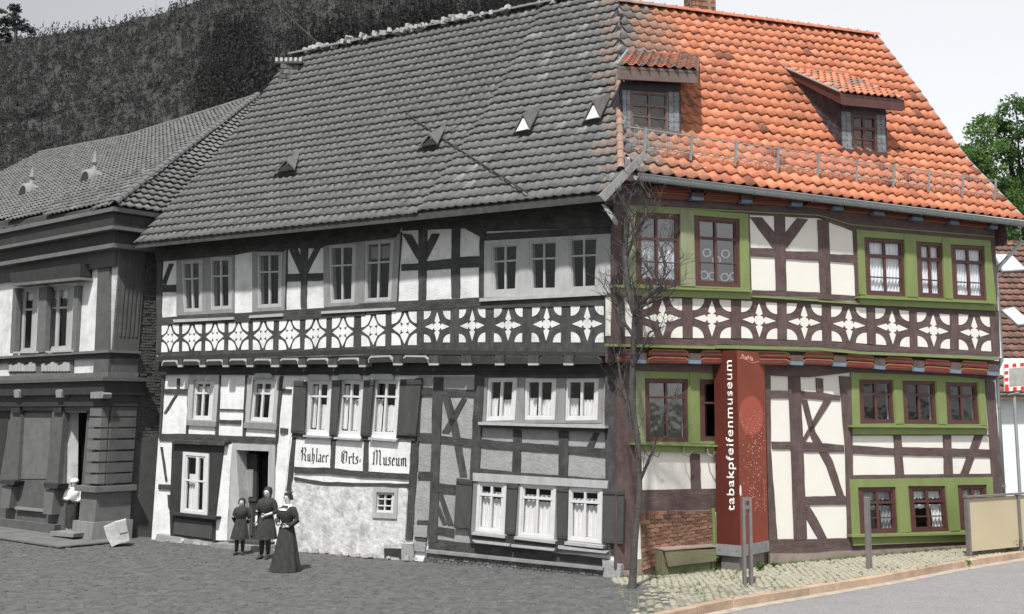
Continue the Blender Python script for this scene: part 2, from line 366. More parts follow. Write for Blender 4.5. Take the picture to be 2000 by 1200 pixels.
# windows of the upper floor
uw = [gz4(205, 310, 368, 300, 365, 690, 225, 695), gz4(425, 285, 590, 280, 590, 670, 430, 680), gz4(780, 245, 970, 240, 965, 655, 785, 665),
      gz4(1320, 190, 1530, 180, 1515, 620, 1335, 630), gz5(45, 255, 245, 240, 225, 660, 40, 670),
      gz5(912, 275, 1115, 260, 1100, 600, 925, 610), gz5(1175, 250, 1385, 240, 1375, 595, 1185, 598), gz5(1445, 225, 1665, 215, 1650, 580, 1460, 590)]
lw = [gz6(235, 128, 357, 128, 340, 362, 221, 358), gz6(582, 126, 713, 126, 693, 373, 560, 366),
      gz7(125, 122, 252, 125, 236, 425, 103, 417), gz7(298, 118, 430, 125, 413, 430, 280, 425), gz7(485, 117, 634, 123, 614, 435, 461, 430),
      gz8(388, 98, 537, 96, 524, 307, 378, 312), gz8(573, 98, 733, 98, 723, 307, 570, 307), gz8(778, 98, 944, 98, 936, 307, 773, 310),
      gz8(338, 612, 484, 622, 472, 878, 326, 862), gz8(551, 622, 730, 634, 720, 905, 538, 888), gz8(788, 643, 962, 650, 956, 925, 788, 908)]
small = gz7(500, 747, 600, 750, 593, 864, 494, 860)
shop = gz6(172, 548, 322, 560, 312, 920, 156, 905)
door = gz6(484, 538, 674, 545, 662, 1084, 512, 1084)
uwall = [fpx(FL, -UO * .57, UO, JZ), fpx(FL, UL, UO, JZ), fpx(FL, UL, UO, EZ - .65), fpx(FL, -UO * .57, UO, EZ)]
uwall = [fpx(FL, -.11, UO, 3.96), fpx(FL, UL, UO, 3.96), fpx(FL, UL, UO, EZ), fpx(FL, -.11, UO, EZ)]
slab('wall', FL, uwall, UO, UO - .2, M['gplaster'], GH, holes=uw)
lwall = [fpx(FL, 0, 0, -.2), fpx(FL, UL, 0, -.2), fpx(FL, UL, 0, 4.0), fpx(FL, 0, 0, 4.0)]
slab('wall', FL, lwall, 0, -.22, M['gwhite'], GH, holes=lw + [small, shop, door])
# stained zone of the plaster in the newer bay
slab('plaster_panel', FL, gz8(45, 90, 1050, 95, 1040, 985, 20, 930), .006, -.02, M['grubby'], GH, holes=[w_ for w_ in lw[5:]])
slab('plaster_panel', FL, gz7(20, 695, 672, 715, 655, 1130, 300, 1110, 100, 1090, -30, 1070), .02, -.02, M['rough'], GH, holes=[small])
for i, q in enumerate(uw):
    window(FL, q, GH, UO + .02, (.5,), (.36,), fw=4.2, mw=3.4, mf='gboard', gl='gglass', cur=None if i != 4 else [(.05, .95, .1, .3)], curmat='gboard2')  # white frames greyed, shade from the eaves put into the paint
for i, q in enumerate(lw[:8]):
    if i < 2: window(FL, q, GH, 0 - .02, (.5,), (.33,), fw=5, mw=4, mf='gframe', gl='gglass', cur=[(.1, .9, .22, .31, 7)] if i == 1 else [(.1, .9, .16, .3, 7), (.1, .3, .3, .95, 2)])
    elif i < 5: window(FL, q, GH, 0 - .02, (.5,), (.3,), fw=5, mw=4, mf='gframe', gl='gglass', cur=[(.1, .42, .1 if i < 4 else .35, .9 if i < 4 else .93, 2), (.58, .92, .45 - .1 * (i == 3), .92, 2)])
    else: window(FL, q, GH, .0 - .01, (.5,), (), fw=5.5, mw=5, mf='gframe', gl='gglass', cur=[(.12, .42, .48, .96, 3), (.54, .9, .52, .96, 3)])
for q in lw[8:]: window(FL, q, GH, .03, (.5,), ((.26, 5),), fw=6, mw=4, mf='gframe', gl='gglass', cur=[(.1, .47, .3, .93, 3), (.53, .92, .32, .93, 3), (.1, .47, .2, .25, 3), (.53, .92, .19, .25, 3)])
window(FL, small, GH, .01, (.5,), (.33, .66), fw=3, mw=2.2, mf='gframe', gl='gglass')
window(FL, shop, GH, .13, (.58,), ((.46, 3),), fw=6, mw=6, mf='gframe', gl='gglass', cur=[(.08, .92, .04, .09, 9), (.3, .55, .35, .95, 3)], label='tall shop window beside the house door')
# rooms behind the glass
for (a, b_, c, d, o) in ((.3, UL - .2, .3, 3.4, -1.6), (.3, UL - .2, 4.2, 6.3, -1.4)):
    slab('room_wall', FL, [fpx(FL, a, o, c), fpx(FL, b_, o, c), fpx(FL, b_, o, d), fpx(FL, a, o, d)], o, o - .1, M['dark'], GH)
TG, TH = M['gtimber'], M['gtimber_h']
def beams(f, o1, o0, vert, hor, parent, mv, mh, wob=.8):
    k = 0
    for nm, lst, m in (('post', vert, mv), ('beam', hor, mh)):
        for pts in lst:
            k += 1; e = random.uniform(0, .006)
            slab(nm, f, pts, o1 + e, o0, m, parent, wob=wob)
    return
# --- upper floor timbers (grey)
slab('window_surround', FL, gz4(172, 290, 606, 258, 606, 700, 172, 722), UO + .03, UO - .02, M['gboard2'], GH, holes=uw[:2])  # mid grey casings: pale boards with the eaves shade put into their colour
slab('window_surround', FL, gz4(745, 230, 1003, 222, 990, 682, 745, 695), UO + .03, UO - .02, M['gboard2'], GH, holes=uw[2:3])
slab('window_surround', FL, gz4(1282, 165, 1560, 150) + gz5(290, 200, 262, 680, 0, 690) + gz4(1285, 660), UO + .03, UO - .02, M['gboard2'], GH, holes=uw[3:5])
slab('window_surround', FL, gz5(868, 250, 1740, 200, 1735, 612, 865, 640), UO + .03, UO - .02, M['gboard'], GH, holes=uw[5:8])
vert = [gz4(20, 270, 62, 270, 55, 1010, 20, 1010), gz4(1108, 200, 1165, 200, 1155, 665, 1112, 665), gz5(262, 190, 297, 190, 270, 665, 245, 665),
        gz5(415, 130, 470, 130, 462, 660, 412, 660), gz5(640, 110, 700, 110, 697, 640, 640, 640), gz5(836, 110, 880, 110, 866, 640, 830, 640),
        gz4(1003, 215, 1010, 215, 998, 670, 985, 670)]
hor = [gz4(55, 490, 172, 488, 172, 545, 55, 545), gz4(1005, 410, 1115, 405, 1115, 460, 1005, 465), gz4(1160, 405, 1285, 400, 1285, 455, 1160, 460),
       gz5(295, 410, 416, 405, 416, 450, 295, 455), gz5(465, 390, 642, 372, 642, 440, 465, 452), gz5(698, 362, 836, 355, 836, 430, 698, 436),
       gz5(870, 200, 1740, 150, 1740, 205, 870, 250),
       gz5(300, 95, 1780, 60, 1780, 120, 300, 180)]
beams(FL, UO + .022, UO - .01, vert, hor, GH, TG, TH)
for pts in (gz4(1020, 215, 1085, 215, 1150, 370, 1120, 440), gz4(1260, 210, 1215, 210, 1150, 340, 1150, 430), gz5(300, 200, 365, 205, 435, 330, 420, 400),
            gz5(560, 200, 505, 200, 455, 300, 460, 400), gz4(150, 330, 115, 330, 60, 480, 90, 490)):
    slab('brace', FL, pts, UO + .016, UO - .01, TG, GH, wob=.5)
slab('eaves_board_or_shade', FL, gz4(-20, 100, 700, 0, 1500, -100) + gz5(300, -10, 1800, -40, 1790, 150, 870, 182, 870, 240, 705, 150, 640, 128, 290, 150, 255, 225) + gz4(1310, 190, 1250, 212, 1010, 212, 975, 240, 750, 235, 605, 262, 205, 300, 20, 315), UO + .05, UO - .01, M['gtimber_h'], GH)  # dark sheet painting in the deep shade beneath the eaves
# sill beams
slab('sill_beam', FL, gz4(30, 738, 600, 706, 1250, 665, 1600, 645, 1600, 722, 1250, 745, 600, 775, 40, 792), UO + .035, UO - .01, TH, GH, wob=.5)
slab('sill_beam', FL, gz5(0, 682, 262, 668, 262, 735, 0, 752), UO + .0352, UO - .01, TH, GH)
slab('sill_beam', FL, gz5(250, 668, 840, 640, 835, 700, 420, 728, 250, 738), UO + .036, UO - .01, M['gtimber_h'], GH, wob=.5)
slab('sill_beam', FL, gz5(840, 668, 1800, 622, 1800, 690, 830, 716), UO + .05, UO - .01, TH, GH)
slab('sill', FL, gz4(145, 752, 602, 733, 602, 752, 150, 775), UO + .07, UO, M['gboard'], GH)
slab('sill', FL, gz4(722, 722, 975, 706, 975, 728, 720, 742), UO + .07, UO, M['gboard'], GH)
slab('sill', FL, gz4(1265, 690, 1548, 675, 1600, 672) + gz5(252, 710, 252, 724, 0, 738) + gz4(1265, 710), UO + .07, UO, M['gboard'], GH)
slab('sill', FL, gz5(835, 645, 1740, 600, 1740, 622, 833, 668), UO + .1, UO, M['gboard'], GH)
# frieze
slab('frieze_board', FL, gz4(30, 785, 1600, 715) + gz5(400, 722, 400, 1020) + gz4(1600, 980, 30, 1040), UO + .012, UO - .01, TG, GH)
slab('frieze_board', FL, gz5(402, 720, 1830, 665, 1830, 1020, 402, 1018), UO + .03, UO - .01, TG, GH)
cellsL = [gz4(60, 790, 190, 790, 190, 995, 58, 1000), gz4(218, 790, 365, 788, 358, 988, 215, 992), gz4(395, 780, 535, 776, 530, 982, 390, 990), gz4(568, 775, 715, 768, 716, 980, 565, 985),
          gz4(752, 765, 908, 758, 900, 982, 750, 982), gz4(950, 757, 1105, 745, 1105, 970, 945, 985), gz4(1150, 748, 1305, 738, 1302, 965, 1140, 980), gz4(1350, 735, 1515, 728, 1508, 960, 1345, 967),
          gz5(20, 765, 187, 756, 183, 975, 20, 978), gz5(230, 738, 410, 735, 404, 968, 228, 970)]
for q in cellsL: frieze_cell(FL, q, GH, UO + .012, M['gwhite'], .74, 1.7)
for q in (gz5(452, 735, 634, 733, 630, 950, 452, 950), gz5(695, 725, 875, 716, 874, 948, 693, 950), gz5(935, 715, 1132, 713, 1127, 948, 935, 948), gz5(1198, 705, 1400, 695, 1394, 950, 1193, 948), gz5(1463, 695, 1690, 693, 1690, 950, 1466, 950)):
    frieze_cell(FL, q, GH, UO + .03, M['gplaster'], .55, 1.0)
# jetty: moulded boards between beam heads
slab('jetty_beam', FL, gz4(10, 1035, 1600, 975) + gz5(1830, 1020, 1830, 1045, 0, 1030) + gz4(10, 1062), UO + .05, UO - .02, M['gdark'], GH)
slab('jetty_board', FL, gz4(10, 1060, 1600, 1040) + gz5(1830, 1045, 1830, 1150, 0, 1150) + gz4(10, 1170), .09, -.02, M['gdark'], GH)
def rounded_bar(f, x0, y0, x1, y1, x2, y2, x3, y3, ch=.12):
    # TL, TR, BR, BL with chamfered lower corners
    return [(x0, y0), (x1, y1), (x2 + (x1 - x2) * .0, y1 + (y2 - y1) * .45), (x2 - (x2 - x3) * ch, y2), (x3 + (x2 - x3) * ch, y3), (x3, y0 + (y3 - y0) * .45)]
bars = [gz4(60, 1060, 180, 1058, 180, 1100, 60, 1104), gz4(215, 1054, 345, 1054, 345, 1098, 215, 1098), gz4(390, 1054, 520, 1052, 520, 1096, 390, 1098), gz4(565, 1048, 700, 1048, 700, 1094, 565, 1094),
        gz4(752, 1048, 885, 1048, 885, 1092, 752, 1092), gz4(948, 1046, 1090, 1044, 1090, 1090, 948, 1090), gz4(1150, 1044, 1315, 1042, 1315, 1090, 1150, 1090), gz4(1385, 1042, 1548, 1040, 1548, 1090, 1385, 1090),
        gz5(65, 1042, 235, 1038, 235, 1085, 70, 1090), gz5(300, 1038, 480, 1040, 480, 1090, 300, 1090), gz5(545, 1042, 710, 1042, 710, 1092, 545, 1092), gz5(775, 1042, 945, 1042, 945, 1092, 775, 1092),
        gz5(1000, 1040, 1175, 1042, 1175, 1092, 1000, 1092), gz5(1245, 1042, 1415, 1042, 1415, 1092, 1245, 1092), gz5(1480, 1042, 1670, 1042, 1670, 1092, 1480, 1092)]
for i, b_ in enumerate(bars):
    q = [c for p in b_ for c in p]
    up = [(q[0] + (q[2] - q[0]) * .12, q[1]), (q[2] - (q[2] - q[0]) * .12, q[3]), (q[2], q[3] + (q[5] - q[3]) * .55), (q[4], q[5]), (q[6], q[7]), (q[0], q[1] + (q[7] - q[1]) * .55)]
    o = slab('moulded_board', FL, up, .28, 0, M['gboard'] if i < 10 else M['gtimber_h'], GH)
    up2 = [(x, y + (3.4 if y < (q[1] + q[7]) / 2 else 0) if i < 10 else y + 2) for x, y in up]
    up2 = [(x + (1.5 if x < (q[0] + q[2]) / 2 else -1.5), y) for x, y in up2]
    slab('moulding', FL, up2, .29, .02, M['gdark'], o)
# beam heads
hx = [(gz4(182, 1100, 215, 1112))] + [gz4(a, 1098, b_, 1112) for a, b_ in ((348, 388), (522, 563), (702, 750), (888, 945), (1095, 1148), (1320, 1382), (1552, 1600))] + [gz5(a, 1085, b_, 1108) for a, b_ in ((240, 300), (485, 550), (710, 778), (942, 1003), (1170, 1240), (1415, 1480))]
for (x0, y0), (x1, y1) in hx:
    slab('beam_head', FL, [(x0, y0 - 13), (x1, y0 - 13), (x1, y1), (x0, y1)], .32, 0, M['gtimber'], GH)
    slab('beam_head_cap', FL, [(x0 - 1, y1 - 4), (x1 + 1, y1 - 4), (x1, y1), (x0, y1)], .335, .3, M['gboard'], GH)
# round-ended joist cover below
slab('wall_plate', FL, gz4(10, 1125, 1600, 1112) + gz5(1830, 1108, 1830, 1165) + gz7(700, 95, 20, 95) + gz6(20, 92), .06, -.02, M['gdark'], GH)
# --- first floor and ground floor timbers
for q, hh in ((gz6(205, 95, 385, 95, 366, 372, 195, 365), lw[:1]), (gz6(548, 112, 740, 116, 722, 382, 530, 374), lw[1:2])):
    slab('window_surround', FL, q, .03, -.01, M['gboard'], GH, holes=hh)
for q in (gz6(192, 362, 366, 372, 362, 402, 190, 392), gz6(528, 374, 722, 383, 717, 420, 527, 408)): slab('sill', FL, q, .06, 0, M['gboard2'], GH)
for q in (gz6(590, 92, 600, 86, 680, 88, 692, 96, 692, 116, 590, 112), gz7(115, 97, 125, 90, 225, 92, 236, 100, 236, 122, 115, 120), gz7(285, 97, 298, 90, 400, 90, 412, 98, 412, 120, 285, 118), gz7(458, 97, 472, 88, 580, 88, 592, 96, 592, 120, 458, 118)):
    slab('lintel', FL, q, .07, 0, M['gboard'], GH)
vert = [gz6(46, 100, 64, 100, 40, 470, 28, 470), gz6(136, 118, 150, 118, 148, 185, 134, 185), gz6(375, 100, 390, 100, 375, 470, 358, 470), gz6(536, 100, 548, 100, 532, 468, 520, 468),
        gz6(205, 95, 212, 95, 198, 445, 188, 445), gz6(738, 105, 756, 105, 712, 640, 700, 640), gz7(30, 440, 52, 440, 25, 740, -5, 740),
        gz7(248, 440, 276, 440, 268, 625, 242, 620), gz7(430, 445, 460, 445, 455, 640, 425, 635), gz7(718, 110, 756, 110, 700, 1015, 662, 1015),
        gz8(55, 100, 62, 100, 38, 560, 28, 560), gz8(118, 95, 165, 95, 135, 915, 92, 925), gz8(325, 78, 372, 78, 345, 600, 300, 600),
        gz8(515, 355, 556, 358, 552, 582, 510, 578), gz8(742, 360, 790, 362, 786, 600, 740, 596), gz8(972, 100, 1050, 80, 1042, 985, 1000, 975, 976, 640)]
hor = [gz6(62, 180, 206, 182, 206, 212, 60, 206), gz6(34, 442, 280, 446, 720, 465, 716, 502, 300, 490, 32, 482), gz6(385, 360, 510, 362, 508, 388, 384, 382), gz6(386, 296, 524, 300, 524, 308, 386, 304),
       gz6(752, 178, 806, 182, 804, 206, 750, 202), gz6(742, 408, 788, 412, 785, 446, 740, 442), gz6(28, 738, 106, 742, 104, 772, 26, 768), gz7(745, 420, 812, 424, 810, 468, 742, 464), gz7(735, 632, 805, 634, 800, 676, 730, 674),
       gz7(42, 606, 246, 612, 460, 636, 690, 645, 688, 676, 440, 665, 240, 645, 40, 640), gz7(40, 662, 200, 690, 440, 696, 680, 700, 676, 722, 430, 714, 190, 706, 40, 682),
       gz7(728, 905, 792, 905, 790, 935, 725, 932), gz7(722, 995, 778, 1010, 775, 1032, 722, 1030), gz7(745, 160, 822, 165, 820, 210, 742, 210),
       gz8(56, 145, 330, 158, 328, 195, 56, 180), gz8(40, 372, 118, 376, 116, 415, 40, 412), gz8(150, 385, 322, 405, 320, 442, 148, 420), gz8(140, 622, 235, 634, 232, 675, 138, 668),
       gz8(345, 402, 510, 418, 740, 434, 975, 450, 975, 490, 740, 468, 510, 455, 345, 440), gz8(345, 548, 512, 566, 512, 582, 345, 566), gz8(556, 572, 738, 584, 738, 600, 556, 590), gz8(790, 588, 975, 600, 975, 612, 790, 602),  # the thin strips paint in a shadow line below the panels
       gz8(130, 838, 220, 852, 220, 890, 130, 872), gz8(100, 900, 320, 925, 980, 1000, 985, 1045, 90, 965), gz8(325, 66, 1045, 66, 1045, 100, 325, 96)]
beams(FL, .028, -.01, vert, hor, GH, TG, TH)
for pts in (gz6(125, 214, 140, 214, 72, 322, 58, 322), gz8(160, 190, 200, 190, 240, 330, 285, 590, 250, 590, 205, 350), gz8(262, 195, 285, 205, 195, 375, 160, 370), gz8(140, 680, 165, 680, 218, 832, 190, 832), gz8(132, 750, 150, 740, 185, 828, 165, 830),
            gz8(920, 370, 945, 375, 915, 448, 880, 446), gz6(38, 520, 50, 520, 78, 718, 68, 722), gz6(80, 800, 100, 800, 96, 900, 84, 870)):
    slab('brace', FL, pts, .022, -.01, TG, GH, wob=.5)
slab('window_surround', FL, gz8(370, 84, 970, 84, 960, 322, 355, 322), .018, -.01, M['gboard2'], GH, holes=lw[5:8])
slab('sill', FL, gz8(340, 318, 975, 338, 975, 350, 342, 332), .16, 0, M['gboard'], GH)
slab('sill', FL, gz8(345, 332, 975, 350, 968, 370, 350, 345), .12, 0, M['gdark'], GH)
slab('window_surround', FL, gz8(318, 574, 992, 614, 985, 945, 305, 880), .04, -.01, M['gboard2'], GH, holes=lw[8:])
slab('lintel_board', FL, gz8(315, 572, 990, 612, 985, 650, 315, 612), .07, .02, M['gboard'], GH)
slab('sill', FL, gz8(290, 866, 965, 940, 980, 972, 300, 905), .13, 0, M['gdark'], GH)
for q in (gz8(308, 868, 476, 882, 474, 898, 308, 880), gz8(520, 890, 726, 912, 724, 926, 520, 902), gz8(772, 915, 964, 936, 962, 950, 772, 930), gz8(310, 906, 500, 926, 498, 938, 325, 920), gz8(506, 928, 722, 950, 720, 962, 506, 940), gz8(740, 934, 985, 964, 980, 974, 740, 950)):
    slab('sill_edge', FL, q, .17, .05, M['gboard'], GH)
sh = [gz7(40, 125, 108, 130, 95, 425, 22, 418), gz7(252, 122, 300, 122, 272, 435, 236, 428), gz7(430, 122, 484, 122, 458, 440, 410, 434), gz7(634, 118, 752, 116, 718, 440, 612, 432),
      gz8(234, 598, 312, 608, 300, 852, 220, 845), gz8(484, 622, 538, 625, 522, 882, 474, 878), gz8(732, 638, 788, 640, 782, 904, 732, 900), gz8(964, 652, 1068, 655, 1062, 930, 960, 922)]
for q in sh:
    o = slab('shutter', FL, q, .085, .045, M['gshutter'], GH)
    cx = sum(p[0] for p in q) / 4; cy = sum(p[1] for p in q) / 4
    for a in ((.78, .05, -.44), (.78, .05 + .0, .5)):
        pass
    for t in (0.04, .93):
        l = [q[0][0] + (q[3][0] - q[0][0]) * t, q[0][1] + (q[3][1] - q[0][1]) * t, q[1][0] + (q[2][0] - q[1][0]) * t, q[1][1] + (q[2][1] - q[1][1]) * t]
        slab('ledge', FL, [(l[0], l[1]), (l[2], l[3]), (l[2], l[3] + 6), (l[0], l[1] + 6)], .1, .085, M['gtimber_h'], o)
for q in (gz7(90, 428, 240, 436, 240, 446, 90, 438), gz7(262, 440, 412, 450, 410, 460, 262, 450), gz7(455, 442, 612, 455, 610, 466, 455, 455)): slab('sill', FL, q, .12, 0, M['gboard'], GH)
for q in (gz7(30, 418, 100, 424, 98, 446, 25, 440), gz7(235, 430, 275, 436, 274, 455, 235, 448), gz7(415, 434, 460, 440, 458, 460, 415, 452), gz7(612, 430, 720, 438, 715, 462, 608, 448)): slab('bracket', FL, q, .06, 0, M['gtimber'], GH)
# sign boards with painted broken-letter script
signs = [(gz7(52, 450, 250, 460, 243, 620, 42, 605), 'Ruhlaer'), (gz7(275, 462, 430, 470, 425, 630, 268, 620), 'Orts-'), (gz7(460, 460, 692, 470, 682, 645, 455, 632), 'Museum')]
GL = {  # strokes on a 0..1 high body (x-height .55), pen lines
 'R': (.8, [[(.12, .98), (.2, .9), (.2, .1), (.1, .02)], [(.2, .9), (.45, .98), (.62, .8), (.55, .6), (.3, .52)], [(.4, .52), (.6, .4), (.58, .1), (.72, .02)], [(.05, .8), (.1, .6)]]),
 'O': (.8, [[(.35, .98), (.12, .8), (.1, .2), (.32, .02), (.6, .15), (.64, .75), (.45, .9), (.3, .7), (.3, .2)]]),
 'M': (1.2, [[(.1, .1), (.2, .02), (.22, .85), (.1, .75)], [(.22, .85), (.45, .98), (.55, .85), (.55, .1), (.48, .02)], [(.55, .85), (.78, .98), (.9, .85), (.9, .1), (1.02, .02)]]),
 'u': (.55, [[(.08, .52), (.15, .45), (.15, .12), (.25, .02), (.38, .1)], [(.36, .55), (.38, .45), (.38, .1), (.48, .02)]]),
 'h': (.55, [[(.12, .98), (.16, .9), (.16, .04)], [(.16, .45), (.3, .56), (.4, .45), (.38, .1), (.28, -.12)]]),
 'l': (.3, [[(.12, .98), (.16, .9), (.16, .1), (.25, .02)]]),
 'a': (.5, [[(.1, .5), (.3, .56), (.38, .45), (.36, .1), (.46, .02)], [(.36, .3), (.15, .25), (.12, .08), (.22, .02), (.36, .12)]]),
 'e': (.45, [[(.34, .1), (.22, .02), (.12, .12), (.12, .42), (.24, .55), (.35, .4), (.14, .28)]]),
 'r': (.42, [[(.06, .5), (.14, .45), (.14, .1), (.2, .02)], [(.14, .42), (.3, .56), (.38, .46)]]),
 't': (.35, [[(.14, .8), (.14, .12), (.26, .02)], [(.04, .52), (.3, .52)]]),
 's': (.42, [[(.34, .48), (.2, .56), (.1, .45), (.3, .25), (.3, .1), (.16, .02), (.06, .1)]]),
 'm': (.78, [[(.06, .5), (.14, .45), (.14, .04)], [(.14, .44), (.28, .56), (.36, .45), (.36, .04)], [(.36, .44), (.5, .56), (.6, .45), (.6, .1), (.7, .02)]]),
 '-': (.35, [[(.06, .35), (.24, .35)], [(.06, .22), (.24, .22)]])}
for q, word in signs:
    o = slab('sign_panel', FL, q, .03, 0, M['gwhite'], GH, wob=.4, ); o['label'] = 'white panel painted with the word ' + word
    tot = sum(GL[c][0] for c in word); W0, W1 = .16, .96 if word != 'Ruhlaer' else .93
    if word == 'Orts-': W0, W1 = .2, .95
    if word == 'Museum': W0, W1 = .08, .94
    x = 0
    TL, TR, BR, BL = [Vector(p) for p in q]
    def qq(s, t): return (TL * (1 - s) + TR * s) * (1 - t) + (BL * (1 - s) + BR * s) * t
    for c in word:
        mb = MB(); wch, st = GL[c]
        for ln in st:
            for (ax, ay), (bx, by) in zip(ln, ln[1:]):
                s1 = W0 + (W1 - W0) * (x + ax) / tot; s2 = W0 + (W1 - W0) * (x + bx) / tot
                t1 = .78 - ay * .5; t2 = .78 - by * .5
                nib = Vector((2.1, -1.3)) * (1.1 if word != 'Ruhlaer' else .95)
                a, b_ = qq(s1, t1), qq(s2, t2); off = .0345 + random.uniform(0, .001)
                hull = [a - nib * .5, a + nib * .5, b_ + nib * .5, b_ - nib * .5]
                v = [FL.P(p.x, p.y, off) for p in hull]; k = FL.n * .006
                mb.add(v + [p - k for p in v], [(0, 1, 2, 3), (0, 4, 5, 1), (1, 5, 6, 2), (2, 6, 7, 3), (3, 7, 4, 0)])
        x += wch
        mb.build('letter', M['gletter'], o)
# small window surround
slab('window_surround', FL, gz7(483, 722, 618, 725, 612, 897, 476, 890), .05, -.01, M['gboard'], GH, holes=[small])
# shop bay
bay = gz6(108, 488, 412, 500, 360, 938, 358, 1082, 98, 1050, 94, 900)
slab('shop_front', FL, bay, .1, -.02, M['gdark'], GH, holes=[shop])
slab('cornice', FL, gz6(105, 478, 418, 492, 412, 512, 108, 500), .2, 0, M['gtimber_h'], GH)
slab('sill', FL, gz6(92, 900, 366, 930, 362, 946, 94, 918), .22, .05, M['gdark'], GH)
slab('base_panel', FL, gz6(120, 935, 345, 965, 340, 1060, 118, 1030), .125, .05, M['gshutter'], GH)
slab('stone_foot', FL, gz6(20, 1030, 100, 1045, 340, 1080, 330, 1140, 60, 1130, 0, 1085), .16, -.1, M['grubby'], GH, wob=1.2)
# door: white pier, reveal, leaf, fanlight
slab('pier', FL, gz6(388, 505, 462, 505, 446, 700, 428, 1068, 356, 1066, 372, 800, 380, 560), .07, 0, M['gwhite'], GH, wob=.7)
slab('pier', FL, gz6(716, 500, 760, 520, 815, 210, 800, 480, 770, 780, 700, 1090, 660, 1090, 680, 780), .014, 0, M['gwhite'], GH, wob=.5)
slab('door_frame', FL, gz6(455, 498, 710, 512, 704, 760, 690, 1090, 660, 1088, 676, 545, 484, 538, 500, 780, 508, 1084, 440, 1076), .06, -.3, M['gboard'], GH)
dl = slab('door', FL, gz6(514, 560, 605, 560, 600, 1080, 516, 1080), -.22, -.28, M['gdark'], GH)
slab('door_panel', FL, gz6(532, 650, 582, 650, 578, 812, 530, 812), -.2, -.22, M['gboard2'], dl)
slab('door_panel', FL, gz6(532, 870, 580, 870, 578, 1040, 530, 1040), -.2, -.22, M['gshutter'], dl)
slab('door_rail', FL, gz6(518, 820, 600, 820, 600, 838, 518, 836), -.19, -.22, M['gtimber_h'], dl)
slab('door', FL, gz6(606, 580, 660, 580, 655, 1082, 604, 1082), -.5, -.55, M['gdark'], GH)
mb = MB()
for (a, b_, c, d, dep) in ((6.35, 8.75, 0, .12, .75), (6.35, 8.75, .12, .24, .42)):
    pass
q = gz6(335, 1085, 640, 1105, 640, 1140, 338, 1140)
slab('door_step', FL, q, .45, -.1, M['gboard2'], GH)
slab('door_step', FL, gz6(440, 1068, 660, 1082, 650, 1106, 436, 1095), .25, -.2, M['gshutter'], GH)
# brick plinth: courses of separate bricks
def bricks(f, quad, rows, n, parent, m, mm, off, base, name='brick', gap=.1, jit=.0):
    slab('mortar_bed', f, quad, off - .012, base, mm, parent)
    TL, TR, BR, BL = [Vector(p) for p in quad]
    def q(s, t):
        v = (TL * (1 - s) + TR * s) * (1 - t) + (BL * (1 - s) + BR * s) * t; return (v.x, v.y)
    for r in range(rows):
        x = -.5 * (r % 2)
        while x < n:
            s0, s1 = max(0, (x + gap / 2) / n), min(1, (x + 1 - gap / 2) / n); t0, t1 = (r + gap) / rows, (r + 1 - gap) / rows
            if s1 > s0 + .3 / n:
                e = random.uniform(0, .012); j = lambda a=.06: random.uniform(-a, a) / n
                t0 += random.uniform(-jit, jit); t1 += random.uniform(-jit, jit)
                slab(name, f, [q(s0 + abs(j()), t0), q(s1 - abs(j()), t0), q(s1 - abs(j()), t1), q(s0 + abs(j()), t1)], off + e, off - .03, m, parent)
            x += 1
bricks(FL, gz8(85, 965, 960, 1052, 970, 1128, 60, 1030), 4, 26, GH, M['gbrick'], M['gmortar'], .08, -.1)
slab('plinth_cap', FL, gz8(80, 955, 965, 1045, 962, 1058, 80, 970), .14, 0, M['gboard2'], GH)
slab('stone_foot', FL, gz8(960, 1000, 1052, 1030, 1052, 1150, 968, 1128), .09, -.1, M['grubby'], GH, wob=1)
# rubble and stones along the foot of the rough wall
for i in range(70):
    px = random.uniform(300, 840); u, z = FL.uz(px, 1085)
    r = random.uniform(.04, .11); c = FL.W(u, random.uniform(.02, .2), random.uniform(-.04, .05))
    if 440 < px < 520: continue
    mb = MB(); n = 7; k1 = random.uniform(.5, .8)
    v = [c + Vector((r * math.cos(a) * random.uniform(.7, 1.1), r * math.sin(a) * random.uniform(.7, 1.1), 0)) for a in [6.283 * k / n for k in range(n)]]
    v2 = [c + (p - c) * .65 + Vector((0, 0, r * k1)) for p in v]; mb.add(v + v2, [tuple(range(n, 2 * n))] + [(k, (k + 1) % n, n + (k + 1) % n, n + k) for k in range(n)])
    mb.build('foot_stone', M['gstone'] if random.random() < .12 else M['grubby'], GH)
for q in (gz7(640, 1035, 712, 1035, 705, 1130, 640, 1130), gz7(708, 930, 785, 935, 780, 1000, 708, 995), gz7(705, 1020, 775, 1030, 770, 1080, 705, 1075)): slab('corner_stone', FL, q, .05, -.05, M['grubby'], GH, wob=1.4)
slab('cellar_vent', FL, gz7(542, 1060, 640, 1062, 640, 1120, 545, 1118), .03, 0, M['gdark'], GH)
# end and back walls (plain render)
def solid(f, u0, u1, o1, o0, z0, z1, name, m, parent):
    v = [f.W(u, o, z) for u in (u0, u1) for o in (o0, o1) for z in (z0, z1)]
    return link(name, mesh(v, [(0, 1, 3, 2), (4, 6, 7, 5), (0, 4, 5, 1), (2, 3, 7, 6), (0, 2, 6, 4), (1, 5, 7, 3)]), m, parent)
solid(FL, UL - .2, UL + .0, -.23, -7.6, -.2, 6.6, 'end_wall', M['gplaster'], GH)
solid(FL, 2.5, UL - .25, -7.4, -7.6, -.2, 6.6, 'back_wall', M['gplaster'], GH)
slab('floor_slab', FL, [fpx(FL, .4, -.3, 3.5), fpx(FL, UL - .3, -.3, 3.5), fpx(FL, UL - .3, -.3, 3.7), fpx(FL, .4, -.3, 3.7)], -.3, -7.2, M['dark'], GH)
